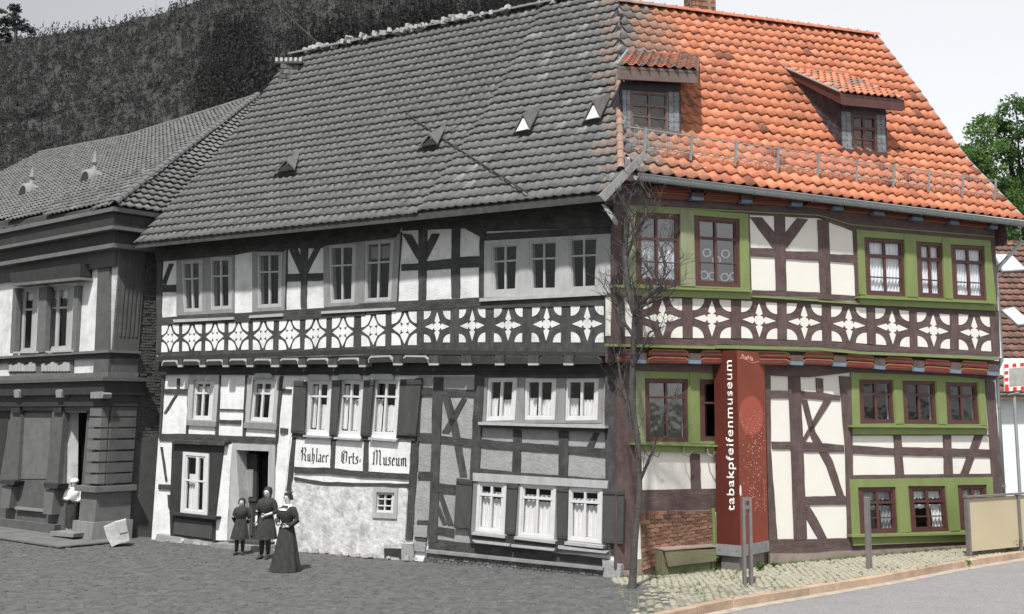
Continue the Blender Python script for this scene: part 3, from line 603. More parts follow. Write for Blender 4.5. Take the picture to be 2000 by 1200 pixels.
# ------------------------------------------------------------------ the coloured half-timbered house (right wing)
CH = thing('half_timbered_house', 'restored half-timbered house with orange tiled roof, brown beams and green window surrounds', 'house', FR.W(5, 0, 0))
r1, r2, r3, r4, r5, r6 = Z(1180, 330, 3.243), Z(1580, 340, 3.333), Z(1180, 660, 2.307), Z(1580, 660, 2.307), Z(1180, 0, 3.157), Z(1500, 0, 2.667)
RL = 9.72
ru = [r1(195, 275, 482, 287, 487, 745, 205, 730), r1(568, 293, 857, 318, 866, 752, 580, 742),
      r2(360, 412, 618, 428, 632, 800, 375, 788), r2(698, 438, 868, 450, 882, 812, 712, 802), r2(922, 458, 1142, 470, 1160, 826, 940, 815)]
rl = [r3(180, 183, 378, 185, 382, 470, 188, 468), r3(430, 187, 600, 190, 604, 466, 434, 466),
      r4(225, 188, 376, 190, 388, 386, 232, 388), r4(420, 193, 568, 196, 580, 390, 430, 388), r4(615, 200, 756, 202, 772, 390, 625, 390),
      r4(221, 674, 391, 672, 404, 880, 232, 886), r4(447, 668, 614, 668, 634, 872, 462, 878), r4(670, 664, 801, 662, 815, 864, 684, 868)]
slab('wall', FR, [fpx(FR, -.11, UO, 4.0), fpx(FR, RL, UO, 4.0), fpx(FR, RL, UO, 7.45), fpx(FR, -.11, UO, 7.45)], UO, UO - .2, M['plaster'], CH, holes=ru)
slab('wall', FR, [fpx(FR, 0, 0, -.2), fpx(FR, RL - .05, 0, -.2), fpx(FR, RL - .05, 0, 4.05), fpx(FR, 0, 0, 4.05)], 0, -.22, M['plaster'], CH, holes=rl)
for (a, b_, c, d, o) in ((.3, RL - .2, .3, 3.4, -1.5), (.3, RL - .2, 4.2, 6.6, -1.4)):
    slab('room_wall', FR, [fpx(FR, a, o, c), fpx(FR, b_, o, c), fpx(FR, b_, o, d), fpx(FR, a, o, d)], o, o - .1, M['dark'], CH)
window(FR, ru[0], CH, UO + .01, (.47,), (.36, (.68, 2)), fw=7, mw=4.5, gl='greyglass', cur=[(.1, .9, .4, .9, 6)])
wb = window(FR, ru[1], CH, UO + .01, (.47,), (.31, (.66, 2)), fw=7, mw=4.5, gl='greyglass')
# round lead-glass discs in the second window
for cx_, cy_ in ((.27, .52), (.68, .52), (.2, .84), (.38, .85), (.65, .86), (.85, .84), (.48, .62)):
    TLq, TRq, BRq, BLq = [Vector(p) for p in ru[1]]
    c = (TLq * (1 - cx_) + TRq * cx_) * (1 - cy_) + (BLq * (1 - cx_) + BRq * cx_) * cy_
    n = 16; ro, ri = 8.5, 6.2
    mb = MB(); v = [FR.P(c.x + r_ * math.cos(6.283 * k / n), c.y + r_ * math.sin(6.283 * k / n), UO - .06) for r_ in (ro, ri) for k in range(n)]
    mb.add(v + [p - FR.n * .01 for p in v], [(k, (k + 1) % n, n + (k + 1) % n, n + k) for k in range(n)] + [(2 * n + k, 2 * n + (k + 1) % n, 3 * n + (k + 1) % n, 3 * n + k) for k in range(n)])
    mb.build('glass_disc', M['gboard'], wb, fixn=False)
for q in ru[2:]: window(FR, q, CH, UO + .01, (.5,), ((.31, 6), (.68, 2.2)), fw=6, mw=4, cur=[(.08, .48, .35, .97, 5), (.52, .93, .35, .97, 5), (.08, .93, .06, .29, 9), (.08, .48, .6, .97, 4)])
window(FR, rl[0], CH, .01, (.5,), (.3,), fw=6, mw=4, gl='greyglass')
window(FR, rl[1], CH, .01, (.5,), (.38,), fw=6, mw=4)
for q in rl[2:5]: window(FR, q, CH, .01, (.48,), ((.33, 5),), fw=5.5, mw=4.5)
for i, q in enumerate(rl[5:]): window(FR, q, CH, .01, (.49,), ((.33, 5), (.66, 2.2)), fw=6.5, mw=5, cur=[(.1, .9, .06, .27, 5), (.56, .92, .4, .95, 4), (.1, .9, .4, .48, 3)], curmat='curtain' if i else 'gboard')
tv, th = M['timber'], M['timber_h']; GR = M['green']
# surrounds with boarded joints
slab('window_surround', FR, r1(128, 232, 480, 252, 912, 285, 925, 768, 560, 750, 120, 742), UO + .04, UO - .02, GR, CH, holes=ru[:2])
slab('window_surround', FR, r2(308, 362, 1180, 435, 1220, 835, 335, 800), UO + .04, UO - .02, GR, CH, holes=ru[2:])
slab('window_surround', FR, r3(140, 148, 620, 152, 620, 478, 148, 482), .04, -.02, GR, CH, holes=rl[:2])
slab('window_surround', FR, r4(190, 153, 790, 172, 805, 400, 197, 396), .04, -.02, GR, CH, holes=rl[2:5])
slab('window_surround', FR, r4(183, 638, 828, 628, 838, 884, 195, 892), .04, -.02, GR, CH, holes=rl[5:])
for nm, q, o in (('sill', r1(60, 735, 940, 768, 938, 780, 60, 750), .16), ('sill_apron', r1(80, 752, 936, 782, 930, 826, 100, 800), .09),
                 ('sill', r2(326, 796, 1224, 832, 1224, 846, 326, 808), .16), ('sill_apron', r2(330, 812, 1220, 850, 1216, 890, 330, 850), .09)):
    slab(nm, FR, q, UO + o, UO, GR, CH)
for nm, q, o in (('sill', r3(130, 474, 620, 486, 620, 494, 130, 482), .15), ('sill_apron', r3(140, 484, 620, 495, 620, 522, 140, 512), .08),
                 ('sill', r4(193, 394, 810, 398, 810, 407, 193, 403), .15), ('sill_apron', r4(198, 404, 806, 408, 804, 436, 198, 436), .08),
                 ('sill', r4(192, 888, 850, 874, 850, 884, 194, 900), .15), ('sill_apron', r4(196, 902, 850, 886, 850, 912, 200, 937), .08)):
    slab(nm, FR, q, o, 0, GR, CH)
slab('board', FR, r1(128, 236, 198, 240, 196, 745, 122, 742), UO + .052, UO, M['green_pale'], CH)
slab('board', FR, r3(142, 150, 182, 152, 190, 478, 150, 480), .052, 0, M['green_pale'], CH)
# battens on the surrounds (joints of the boards)
slab('board', FR, r1(482, 255, 566, 262, 576, 745, 490, 742), UO + .052, UO, M['green_pale'], CH)
for q in ( r2(620, 392, 690, 398, 712, 802, 640, 798), r2(868, 412, 920, 418, 938, 815, 888, 808), r2(312, 368, 352, 372, 370, 786, 330, 784)):
    slab('board', FR, q, UO + .052, UO, GR, CH)
for q in (r4(382, 190, 416, 192, 426, 386, 394, 388), r4(574, 196, 610, 200, 620, 390, 586, 388), r4(762, 200, 790, 200, 802, 396, 776, 394), r4(396, 670, 440, 668, 458, 876, 410, 880), r4(620, 665, 664, 664, 680, 868, 638, 872), r3(386, 155, 428, 157, 430, 478, 388, 478)):
    slab('board', FR, q, .052, 0, GR, CH)
V = [r1(905, 288, 922, 290, 934, 768, 918, 768), r1(1080, 295, 1146, 300, 1156, 775, 1090, 770), r2(58, 298, 130, 305, 146, 782, 76, 778), r2(286, 318, 310, 322, 326, 800, 306, 800),
     r1(1060, 300, 1064, 300, 1062, 300), r2(1184, 395, 1212, 400, 1232, 890, 1216, 888), r1(60, 200, 132, 215, 120, 1120, 40, 1120)]
V.pop(4)
H = [r1(925, 500, 1085, 505, 1085, 560, 925, 552), r1(1150, 520, 1362, 526) + r2(66, 505, 70, 562) + r1(1362, 582, 1150, 570), r2(132, 520, 302, 528, 304, 582, 134, 568),
     r1(930, 768, 1362, 782) + r2(70, 778, 330, 795, 330, 825, 60, 815) + r1(1362, 812, 930, 800),
     r1(60, 175, 1362, 270) + r2(280, 305, 1210, 388, 1208, 444, 280, 368) + r1(1362, 312, 60, 252)]
for q in V: slab('post', FR, q, UO + .02 + random.uniform(0, .005), UO - .02, tv, CH, wob=.5)
for q in H: slab('beam', FR, q, UO + .022 + random.uniform(0, .005), UO - .02, th, CH, wob=.5)
for q in (r1(925, 305, 1002, 308, 1082, 405, 1085, 502, 1070, 500), r1(1292, 320, 1225, 312, 1148, 408, 1150, 500, 1162, 498)): slab('brace', FR, q, UO + .018, UO - .02, tv, CH, wob=.4)
slab('moulding', FR, r1(930, 803, 1362, 828) + r2(60, 822, 330, 840, 330, 850, 60, 832) + r1(1362, 840, 930, 812), UO + .08, UO, GR, CH)
slab('moulding', FR, r1(120, 228, 1362, 290) + r2(280, 328, 1205, 406, 1205, 412, 280, 334) + r1(1362, 297, 120, 236), UO + .05, UO, GR, CH)
# frieze
slab('frieze_board', FR, r1(20, 790, 1362, 820) + r2(330, 848, 1236, 890, 1246, 1200 - 15, 330, 1155) + r1(1362, 1120, 710, 1115, 20, 1105), UO + .012, UO - .02, th, CH)
cells = [r1(245, 820, 493, 822, 497, 1072, 247, 1065), r1(560, 820, 805, 832, 803, 1073, 563, 1072), r1(868, 835, 1095, 850, 1097, 1080, 870, 1072), r1(1157, 850, 1377, 862, 1380, 1090, 1160, 1083),
         r2(145, 862, 372, 872, 378, 1106, 150, 1088), r2(432, 872, 650, 892, 656, 1128, 438, 1110), r2(703, 900, 915, 915, 918, 1140, 710, 1124), r2(975, 912, 1175, 930, 1188, 1156, 978, 1144), r1(15, 815, 175, 815, 180, 1062, 15, 1058)]
for q in cells[:8]: frieze_cell(FR, q, CH, UO + .012, M['plaster'], .6, .95)
slab('plaster_inlay', FR, cells[8], UO + .02, UO - .02, M['plaster'], CH)
for a, b_ in ((r1(498, 822, 556, 822), r1(500, 1072, 560, 1074)), (r1(806, 834, 864, 836), r1(806, 1074, 868, 1076)), (r1(1098, 850, 1154, 850), r1(1100, 1082, 1158, 1084)),
              (r2(84, 858, 140, 860), r2(88, 1090, 146, 1094)), (r2(378, 872, 428, 874), r2(382, 1108, 434, 1112)), (r2(654, 892, 700, 900), r2(660, 1128, 706, 1132)), (r2(920, 912, 970, 914), r2(924, 1142, 974, 1146)), (r2(1180, 925, 1232, 930), r2(1194, 1156, 1242, 1160))):
    slab('post', FR, [a[0], a[1], b_[1], b_[0]], UO + .03, UO, tv, CH, wob=.4)
slab('beam', FR, r1(20, 1072, 1362, 1090) + r2(330, 1112, 1240, 1160, 1244, 1188, 330, 1150) + r1(1362, 1128, 712, 1112, 706, 1075 + 55, 20, 1110), UO + .034, UO, th, CH, wob=.3)
slab('moulding', FR, r1(20, 1108, 705, 1124, 705, 1142, 20, 1124), UO + .1, UO, GR, CH)
slab('moulding', FR, r1(708, 1116, 1362, 1134) + r2(330, 1160, 1240, 1200, 1240, 1212, 330, 1174) + r1(1362, 1150, 708, 1138), UO + .1, UO, GR, CH)
# jetty with painted moulded boards
slab('jetty_beam', FR, r3(20, 44, 725, 56) + r4(0, 66, 860, 104, 860, 168, 0, 118) + r3(725, 122, 20, 112), .1, -.02, tv, CH)
slab('wall_plate', FR, r3(100, 112, 725, 122) + r4(0, 118, 190, 126, 860, 166, 836, 192, 640, 172, 190, 156, 0, 178) + r3(725, 168, 120, 148), .05, -.02, th, CH)
def bar2(x0, y0, x1, y1, x2, y2, x3, y3, zf, upper=False, o=.1):
    q = zf(x0, y0, x1, y1, x2, y2, x3, y3); TL, TR, BR, BL = [Vector(p) for p in q]
    def pt(s, t): v = (TL * (1 - s) + TR * s) * (1 - t) + (BL * (1 - s) + BR * s) * t; return (v.x, v.y)
    c = .09
    for (t0, t1) in ((0, .47), (.53, 1)):
        m = t0 + (t1 - t0) * .5
        pts = [pt(c, t0), pt(1 - c, t0), pt(1 - c * .25, t0 + (t1 - t0) * .3), pt(1, m), pt(1, t1), pt(0, t1), pt(0, m), pt(c * .25, t0 + (t1 - t0) * .3)]
        ob = slab('moulded_board', FR, pts, o + .07, o - .08, M['ochre'], CH)
        k = t0 + (t1 - t0) * (.22 if not upper else .18)
        pts = [pt(c + .01, k), pt(1 - c - .01, k), pt(1 - c * .5, t0 + (t1 - t0) * .45), pt(1 - .03, m + .08), pt(1 - .03, t1 - .03), pt(.03, t1 - .03), pt(.03, m + .08), pt(c * .5, t0 + (t1 - t0) * .45)]
        s_ = slab('red_face', FR, pts, o + .085, o, M['red'], ob)
        pts = [pt(.05, m + (t1 - t0) * .05), pt(.95, m + (t1 - t0) * .05), pt(.95, m + (t1 - t0) * .22), pt(.05, m + (t1 - t0) * .22)]
        slab('groove', FR, pts, o + .09, o + .05, M['timber_h'], ob)
JO = .24
for a in ((70, 52, 130, 52, 134, 110, 66, 108), (205, 50, 380, 55, 386, 116, 196, 112), (437, 56, 600, 60, 606, 120, 430, 116), (640, 58, 838, 64, 842, 122, 636, 120)): bar2(*a, r3, o=.17)
for a in ((-20, 64, 112, 68, 116, 124, -24, 118), (170, 72, 298, 82, 302, 138, 166, 130), (347, 84, 470, 92, 474, 148, 343, 142), (522, 95, 640, 104, 644, 160, 518, 152), (688, 102, 808, 110, 812, 168, 684, 160)): bar2(*a, r4, o=.17)
heads = [r3(135, 66, 192, 68, 192, 116, 135, 114), r3(384, 70, 436, 72, 436, 118, 384, 116), r3(606, 72, 640, 74, 640, 122, 606, 120), r3(842, 78, 898, 80, 898, 124, 842, 122),
         r4(112, 78, 168, 80, 168, 130, 112, 128), r4(298, 90, 345, 92, 345, 144, 298, 140), r4(472, 100, 520, 104, 520, 154, 472, 150), r4(640, 110, 686, 114, 686, 162, 640, 158), r4(808, 118, 856, 122, 856, 172, 808, 168)]
for q in heads:
    o = slab('beam_head', FR, q, UO + .06, 0, tv, CH)
    slab('painted_end', FR, [(q[3][0], q[3][1] - 7), (q[2][0], q[2][1] - 7), q[2], q[3]], UO + .09, UO, M['blue'], o)
# eaves boards under the gutter
slab('eaves_board_or_shade', FR, r1(60, 60, 1362, 150) + r2(280, 170, 1220, 290, 1210, 400, 280, 320) + r1(1362, 285, 60, 190), UO + .01, UO - .02, M['timber_h'], CH)
for a, zf in (((300, 104, 552, 122, 550, 192, 296, 180), r1), ((636, 118, 868, 134, 872, 210, 630, 196), r1), ((950, 146, 1182, 160, 1178, 230, 944, 216), r1),
              ((-12, 152, 156, 166, 158, 226, -18, 210), r2), ((232, 176, 418, 196, 420, 256, 228, 242), r2), ((500, 206, 668, 226, 672, 290, 498, 272), r2), ((752, 236, 916, 252, 920, 320, 748, 304), r2), ((982, 268, 1184, 290, 1182, 350, 980, 332), r2)):
    bar2(*a, zf, upper=True, o=UO + .05)
for q in (r1(555, 150, 632, 155, 630, 200, 555, 195), r1(872, 165, 944, 172, 940, 218, 872, 214), r1(1186, 190, 1262, 196, 1258, 238, 1188, 232),
          r2(160, 180, 228, 190, 226, 236, 160, 230), r2(424, 215, 496, 225, 494, 272, 424, 262), r2(676, 250, 746, 258, 742, 306, 676, 298), r2(922, 282, 980, 288, 978, 332, 922, 322), r2(1184, 308, 1236, 312, 1230, 360, 1184, 352)):
    o = slab('beam_head', FR, q, UO + .2, UO, tv, CH); slab('painted_end', FR, [(q[3][0], q[3][1] - 6), (q[2][0], q[2][1] - 6), q[2], q[3]], UO + .215, UO + .1, M['blue'], o)
# lower timbers
lv = [r3(725, 170, 750, 172, 752, 500, 782, 915, 745, 915), r3(832, 168, 884, 172, 915, 905, 858, 915), r4(138, 172, 190, 176, 200, 640, 206, 936, 176, 936, 165, 500),
      r4(384, 438, 416, 438, 430, 626, 392, 626), r4(608, 438, 641, 438, 650, 622, 612, 622), r4(796, 190, 836, 198, 860, 500, 882, 905, 836, 905, 826, 628),
      r3(390, 522, 432, 524, 437, 690, 395, 690), r3(60, 120, 142, 125, 150, 900, 120, 1040, 50, 1040), r4(33, 182, 64, 184, 66, 245, 36, 243), r3(600, 150, 728, 160, 735, 1010, 640, 1010)]
lh = [r3(748, 238, 834, 240, 834, 272, 748, 272), r3(755, 468, 845, 468, 848, 502, 758, 502), r3(884, 240, 925, 243) + r4(60, 246, 142, 262, 142, 282, 60, 280, 0, 275) + r3(884, 276),
      r3(895, 468, 925, 470) + r4(80, 476, 158, 484, 160, 516, 0, 516) + r3(900, 514), r3(908, 716, 925, 716) + r4(165, 712, 168, 752, 0, 754) + r3(912, 754),
      r4(198, 484, 386, 498, 386, 530, 200, 522), r4(418, 492, 610, 497, 610, 534, 424, 530), r4(642, 498, 822, 504, 822, 540, 646, 536),
      r4(186, 620, 838, 612, 838, 630, 186, 640), r3(150, 686, 500, 680, 620, 680, 620, 772, 480, 774, 150, 778),
      r3(740, 908, 925, 908) + r4(0, 908, 196, 902, 200, 956, 0, 968) + r3(770, 972, 745, 1045, 718, 1045, 722, 990), r4(196, 936, 850, 906, 850, 926, 196, 958), r4(186, 436, 830, 436, 830, 440, 186, 441)]
for q in lv: slab('post', FR, q, .024 + random.uniform(0, .005), -.02, tv, CH, wob=.5)
for q in lh: slab('beam', FR, q, .02 + random.uniform(0, .0035), -.02, th, CH, wob=.5)
for q in ([*r3(888, 278, 915, 280), *r4(30, 425, 108, 555, 160, 715, 126, 716, 78, 575, 10, 450)], [*r4(70, 280, 102, 284, 8, 430, -22, 478)] + r3(892, 462) , [*r3(912, 760), *r4(0, 756, 40, 820, 82, 905, 42, 905, -10, 815)],
          r4(748, 440, 786, 440, 720, 612, 684, 612), r4(-30, 280, -12, 280, -20, 300)):
    if len(q) > 3: slab('brace', FR, q, .016, -.02, tv, CH, wob=.4)
for i, x in enumerate((215, 355, 462)):
    mb = MB(); a = FR.P(*r3(x, 500)[0], .1); mb.tube([a + FR.n * .02 + Vector((0, 0, .12)), a + FR.n * .02, a + FR.n * .05 - Vector((0, 0, .1)), a + FR.n * .12 + FR.d * .05 - Vector((0, 0, .14)), a + FR.n * .15 + FR.d * .09 - Vector((0, 0, .05))], .014, 6)
    mb.build('iron_hook', M['steel'], CH)
# brick infill and plinths
bricks(FR, r3(165, 780, 488, 780, 490, 945, 175, 1050), 13, 8, CH, M['brick'], M['mortar'], .05, -.02, gap=.09, jit=.006)
slab('green_board', FR, r3(488, 768, 500, 768, 504, 945, 492, 945), .06, 0, GR, CH)
slab('plinth', FR, r3(740, 972, 925, 974) + r4(0, 974, 720, 934, 860, 928, 860, 952, 720, 960, 0, 1032) + r3(925, 1034, 740, 1046), .05, -.1, M['stone'], CH)
slab('plinth', FR, r3(70, 1000, 640, 985, 640, 1050, 70, 1090), .012, -.1, M['stone'], CH)
solid(FR, RL - .2, RL, UO - .2, -7.6, -.2, 7.0, 'end_wall', M['whitewall'], CH)
solid(FR, 2.5, RL - .22, -7.4, -7.6, -.2, 7.0, 'back_wall', M['whitewall'], CH)

# ------------------------------------------------------------------ the two roofs: pantiles laid on a kinked profile
PROF = [(.5, 7.10), (-.27, 7.93), (-1.0, 8.72), (-1.41, 9.27), (-2.53, 10.9), (-3.9, 12.72)]
PROFL = [(.87, 6.66), (-.24, 7.95), (-1.41, 9.30), (-2.55, 10.85), (-3.55, 12.3)]
def prof_at(pr, s):
    for (b0, z0), (b1, z1) in zip(pr, pr[1:]):
        l = math.hypot(b1 - b0, z1 - z0)
        if s <= l or (b1, z1) == pr[-1]:
            t = s / l; return b0 + (b1 - b0) * t, z0 + (z1 - z0) * t, (b1 - b0) / l, (z1 - z0) / l
        s -= l
def plen(pr): return sum(math.hypot(b1 - b0, z1 - z0) for (b0, z0), (b1, z1) in zip(pr, pr[1:]))
def tile_mesh(wd, ln, amp, th, mtl, nseg=6, double=False):
    v = []; f = []
    xs = [-.5 + i / nseg for i in range(nseg + 1)]
    for (y, dz) in ((ln, th), (0, .0)):      # y = distance up the slope
        pass
    def zz(x): return amp * math.sin(2 * math.pi * x + .6) + (amp * .35 * math.sin(4 * math.pi * x))
    for x in xs: v.append((x * wd * 1.06, -.015, zz(x) + th))           # lower edge (front)
    for x in xs: v.append((x * wd * 1.06, ln * 1.08, zz(x)))            # upper edge, tucked
    for x in xs: v.append((x * wd * 1.06, -.012, zz(x) + th - .028))    # under the nose
    n = nseg + 1
    for i in range(nseg):
        f.append((i, i + 1, n + i + 1, n + i)); f.append((2 * n + i, 2 * n + i + 1, i + 1, i))
    me = bpy.data.meshes.new('tile'); me.from_pydata(v, [], f); me.update(); me.materials.append(mtl); me.shade_smooth(); return me
def lay_tiles(f, pr, parent, u0, u1, wd, rowl, amp, th, mats, pick, keep, nparts, score, name='roof_tile', drop=lambda u, s: 0.):
    meshes = [tile_mesh(wd, rowl, amp, th, m) for m in mats]
    items = []; Ltot = plen(pr); rows = int(round(Ltot / rowl)); rowl2 = Ltot / rows; n = int((u1 - u0) / wd)
    for r in range(rows):
        b, z, tb, tz = prof_at(pr, r * rowl2 + .01)
        for i in range(n + 1):
            u = u0 + (i + .5) * wd; 
            if not keep(u, b - .1): continue
            o = f.W(u, b, z + DZ(f, u, b)); up = f.n * tb + Vector((0, 0, tz))
            X = f.d if f.d.x > 0 else -f.d; Zn = X.cross(up).normalized()
            if Zn.z < 0: X = -X; Zn = -Zn
            a = random.uniform(-.012, .012); X2 = (X + up * a).normalized(); Y2 = (up - X * a).normalized()
            o = o + Zn * random.uniform(0, .012)
            m = Matrix(((X2.x, Y2.x, Zn.x, o.x), (X2.y, Y2.y, Zn.y, o.y), (X2.z, Y2.z, Zn.z, o.z), (0, 0, 0, 1)))
            items.append((score(o), m, pick(o, u, b, r)))
    items.sort(key=lambda t: -t[0])
    for _, m, k in items[:nparts]: shared(name, meshes[k], m, parent)
    rest = items[nparts:]
    if rest:
        base = {}
        V = []; Fc = []; MI = []; off = 0
        for k in range(len(mats)):
            me = meshes[k]; base[k] = (np.array([v.co[:] for v in me.vertices]), [tuple(p.vertices) for p in me.polygons])
        for _, m, k in rest:
            bv, bf = base[k]; A = np.array(m); V.append(bv @ A[:3, :3].T + A[:3, 3]); Fc += [tuple(i + off for i in q) for q in bf]; MI += [k] * len(bf); off += len(bv)
        me = bpy.data.meshes.new('tiles'); me.from_pydata(np.concatenate(V).tolist(), [], Fc); me.update()
        o = link(name + 's_beyond', me, mats, parent, 'stuff'); me.polygons.foreach_set('material_index', MI); me.shade_smooth()
def inframe(o):
    v = o - Vector((0, 0, CAMZ)); zz = v.y * math.cos(PITCH) + v.z * math.sin(PITCH)
    px = PX0 + FOC * v.x / zz; py = PY0 - FOC * (-v.y * math.sin(PITCH) + v.z * math.cos(PITCH)) / zz
    return px, py, zz
def score(o):
    px, py, zz = inframe(o); return (-1000 if (px < 0 or px > 2000 or py < 0) else 0) - zz
K = .5 * 1.14     # cot of half the corner angle
def hip_u(b): return -b * .5708
# dormer faces: pixels of the window wall, its offset found on the roof
def roof_hit(f, pr, px, py):
    r = ray(px, py); best = None
    for k in range(400):
        t = 15 + k * .06; q = Vector((0, 0, CAMZ)) + r * t
        b = (q - f.C).dot(f.n)
        if b > pr[0][0]: continue
        z = None
        for (b0, z0), (b1, z1) in zip(pr, pr[1:]):
            if b1 <= b <= b0: z = z0 + (z1 - z0) * (b - b0) / (b1 - b0) + DZ(f, (q - f.C).dot(f.d), b)
        if z is not None and q.z <= z: return q, b
    return q, b
deck = MB()
def DZ(f, u, b):
    if f is FR: return -.74 * max(0., 1 - u / 10.33) * min(1., max(0., .3 - b) / 4.2)
    return -.05 if u > 4.1 else 0.
def deck_build(f, pr, u1, uh, parent, m, name='roof'):
    """closed roof slab under the tiles: front slope down to the walls, ridge and back slope"""
    mb = MB(); dz = .09; n = len(pr); v = []
    for (b, z) in pr: v.append(f.W(uh(b), b, z - .03 + DZ(f, uh(b), b)))
    for (b, z) in pr: v.append(f.W(u1, b, z - .03))
    for (b, z) in pr: v.append(f.W(uh(b), b, z - .16 + DZ(f, uh(b), b)))
    for (b, z) in pr: v.append(f.W(u1, b, z - .16))
    fc = []
    for i in range(n - 1): fc += [(i, i + 1, n + i + 1, n + i), (2 * n + i, 3 * n + i, 3 * n + i + 1, 2 * n + i + 1), (n + i, n + i + 1, 3 * n + i + 1, 3 * n + i)]
    fc.append((0, n, 3 * n, 2 * n)); mb.add(v, fc)
    b, z = pr[-1]; k = f.W(uh(b), b, z - .03 + DZ(f, uh(b), b)), f.W(u1, b, z - .03); bb = b - (z - 6.6) * .95
    k2 = f.W(uh(bb) if uh(bb) < u1 else u1, bb, 6.6), f.W(u1, bb, 6.6)
    mb.add([k[0], k[1], k2[1], k2[0]], [(0, 1, 2, 3)])
    # gable triangle under the roof
    g = [f.W(u1 - .55, b_, z_ - .17) for b_, z_ in pr] + [f.W(u1 - .55, bb, 6.5), f.W(u1 - .55, pr[0][0], 6.5)]
    mb.add(g, [tuple(range(len(g)))])
    return mb.build(name, m, parent, fixn=False)
VR = 10.33
roofR = deck_build(FR, PROF, VR, hip_u, CH, M['timber'])
roofL = deck_build(FL, PROFL, UL + .16, hip_u, GH, M['gsoffit'])
# dormers
def dormer(f, pr, quad, eave, top, parent, mats, win, lk=1.):
    """quad: pixel corners of the window wall; eave: pixels of the shed roof's lower edge; top: pixel of its upper left corner"""
    mw, mc, mt, mb_, mf = mats
    bx, by = (quad[2][0] + quad[3][0]) / 2, (quad[2][1] + quad[3][1]) / 2
    q, b = roof_hit(f, pr, bx, by); b += .05
    d = slab('dormer', f, quad, b, b - .12, mw, parent, holes=[win])
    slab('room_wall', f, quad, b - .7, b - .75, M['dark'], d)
    P = [f.P(x, y, b) for x, y in quad]
    E = [f.P(x, y, b + .28) for x, y in eave]
    qt, bt = roof_hit(f, pr, *top); T0 = qt.copy(); T1 = T0 + (E[1] - E[0])
    th = Vector((0, 0, -.07)); mb = MB()
    mb.add([E[0], E[1], T1, T0] + [v + th for v in (E[0], E[1], T1, T0)], [(0, 1, 2, 3), (7, 6, 5, 4), (0, 4, 5, 1), (1, 5, 6, 2), (2, 6, 7, 3), (3, 7, 4, 0)])
    mb.build('roof_slab', mb_, d)
    # barge board
    mb = MB(); dn = Vector((0, 0, -.3)); s_ = (E[0] - E[1]).normalized() * .05
    for e, t, sg in ((E[0], T0, 1), (E[1], T1, -1)):
        s = s_ * sg; mb.add([e + s, t + s, t + s + dn * .55, e + s + dn * .85, e, t, t + dn * .55, e + dn * .85], [(0, 1, 2, 3), (4, 5, 6, 7), (0, 4, 5, 1), (3, 7, 6, 2), (0, 3, 7, 4)])
    mb.build('barge_board', mb_, d)
    mb = MB(); k = f.n * -.06; fz = Vector((0, 0, -.26)); mb.add([E[0] + fz * .2, E[1] + fz * .2, E[1] + fz, E[0] + fz, E[0] + fz * .2 + k, E[1] + fz * .2 + k, E[1] + fz + k, E[0] + fz + k], [(0, 1, 2, 3), (7, 6, 5, 4), (3, 7, 6, 2), (0, 4, 5, 1), (0, 3, 7, 4), (1, 2, 6, 5)])
    mb.build('fascia', mb_, d)
    # verge flashing
    mb = MB(); mb.tube([E[0] + s_ * 1.3 + Vector((0, 0, .03)), T0 + s_ * 1.3 + Vector((0, 0, .03))], .028, 6); mb.build('verge_flashing', M['zinc'], d)
    # cheeks: from the window wall back to the roof
    for side, (A, B, Es, Ts) in enumerate(((P[0], P[3], E[0], T0), (P[1], P[2], E[1], T1))):
        back = -f.n; mb = MB()
        Tq = A + (Ts - Es) * .93; zb = B.z
        ptop = Vector((A.x, A.y, A.z)); far = A + back * (abs((Ts - Es).dot(f.n)) * .97); far.z = T0.z - .1
        if side == 0 and lk < 1: far = ptop.lerp(far, lk); far.z = ptop.z * .6 + B.z * .4
        mb.add([ptop, B, far], [(0, 1, 2)]); s = (f.d if side else -f.d) * (1 if f is FR else -1) * .03
        mb.add([ptop + s, B + s, far + s], [(0, 1, 2)]); mb.add([ptop, ptop + s, B + s, B], [(0, 1, 2, 3)])
        ck = mb.build('cheek', mc, d, fixn=False)
        # slates on the cheek
        n = 9
        for r in range(n):
            for c in range(n * 2):
                t = (r + .5) / n; ln = (1 - t)
                a0 = ptop.lerp(B, t); a1 = far.lerp(B, t)
                if (a1 - a0).length < .12: continue
                w_ = .16; x = c * w_ + (r % 2) * .08
                if x + w_ > (a1 - a0).length: continue
                dr = (a1 - a0).normalized(); hh = (B.z - A.z) / n
                c0 = a0 + dr * x + s * 1.15; c1 = a0 + dr * (x + w_ * .95) + s * 1.15; dn2 = Vector((0, 0, hh * .62)); o2 = s * .3
                m2 = MB(); m2.add([c0 - dn2, c1 - dn2, c1 + dn2 * .9 + o2, (c0 + c1) / 2 + dn2 * 1.15 + o2, c0 + dn2 * .9 + o2], [(0, 1, 2, 3, 4)]); m2.build('slate', mc, d, fixn=False)
    # slates each side of the window
    fxs = ((0, 1), )
    TL, TR, BR, BL = [Vector(p) for p in quad]; wl = (win[0][0] - TL.x) / (TR.x - TL.x); wr = (win[1][0] - TL.x) / (TR.x - TL.x); nr = 8
    for (s0, s1) in ((0, wl), (wr, 1)):
        for r in range(nr):
            for c in range(2):
                a = s0 + (s1 - s0) * (c / 2 + .02); b2 = s0 + (s1 - s0) * ((c + 1) / 2 - .02)
                def pq(s, t): v = (TL * (1 - s) + TR * s) * (1 - t) + (BL * (1 - s) + BR * s) * t; return (v.x, v.y)
                t0 = .16 + .8 * r / nr; t1 = .16 + .8 * (r + 1.15) / nr
                if t1 > 1: t1 = 1
                pts = [pq(a, t0), pq(b2, t0), pq(b2, t1 - .03), pq((a + b2) / 2, t1), pq(a, t1 - .03)]
                slab('slate', f, pts, b + .02 + .006 * (r % 2), b, mt, d)
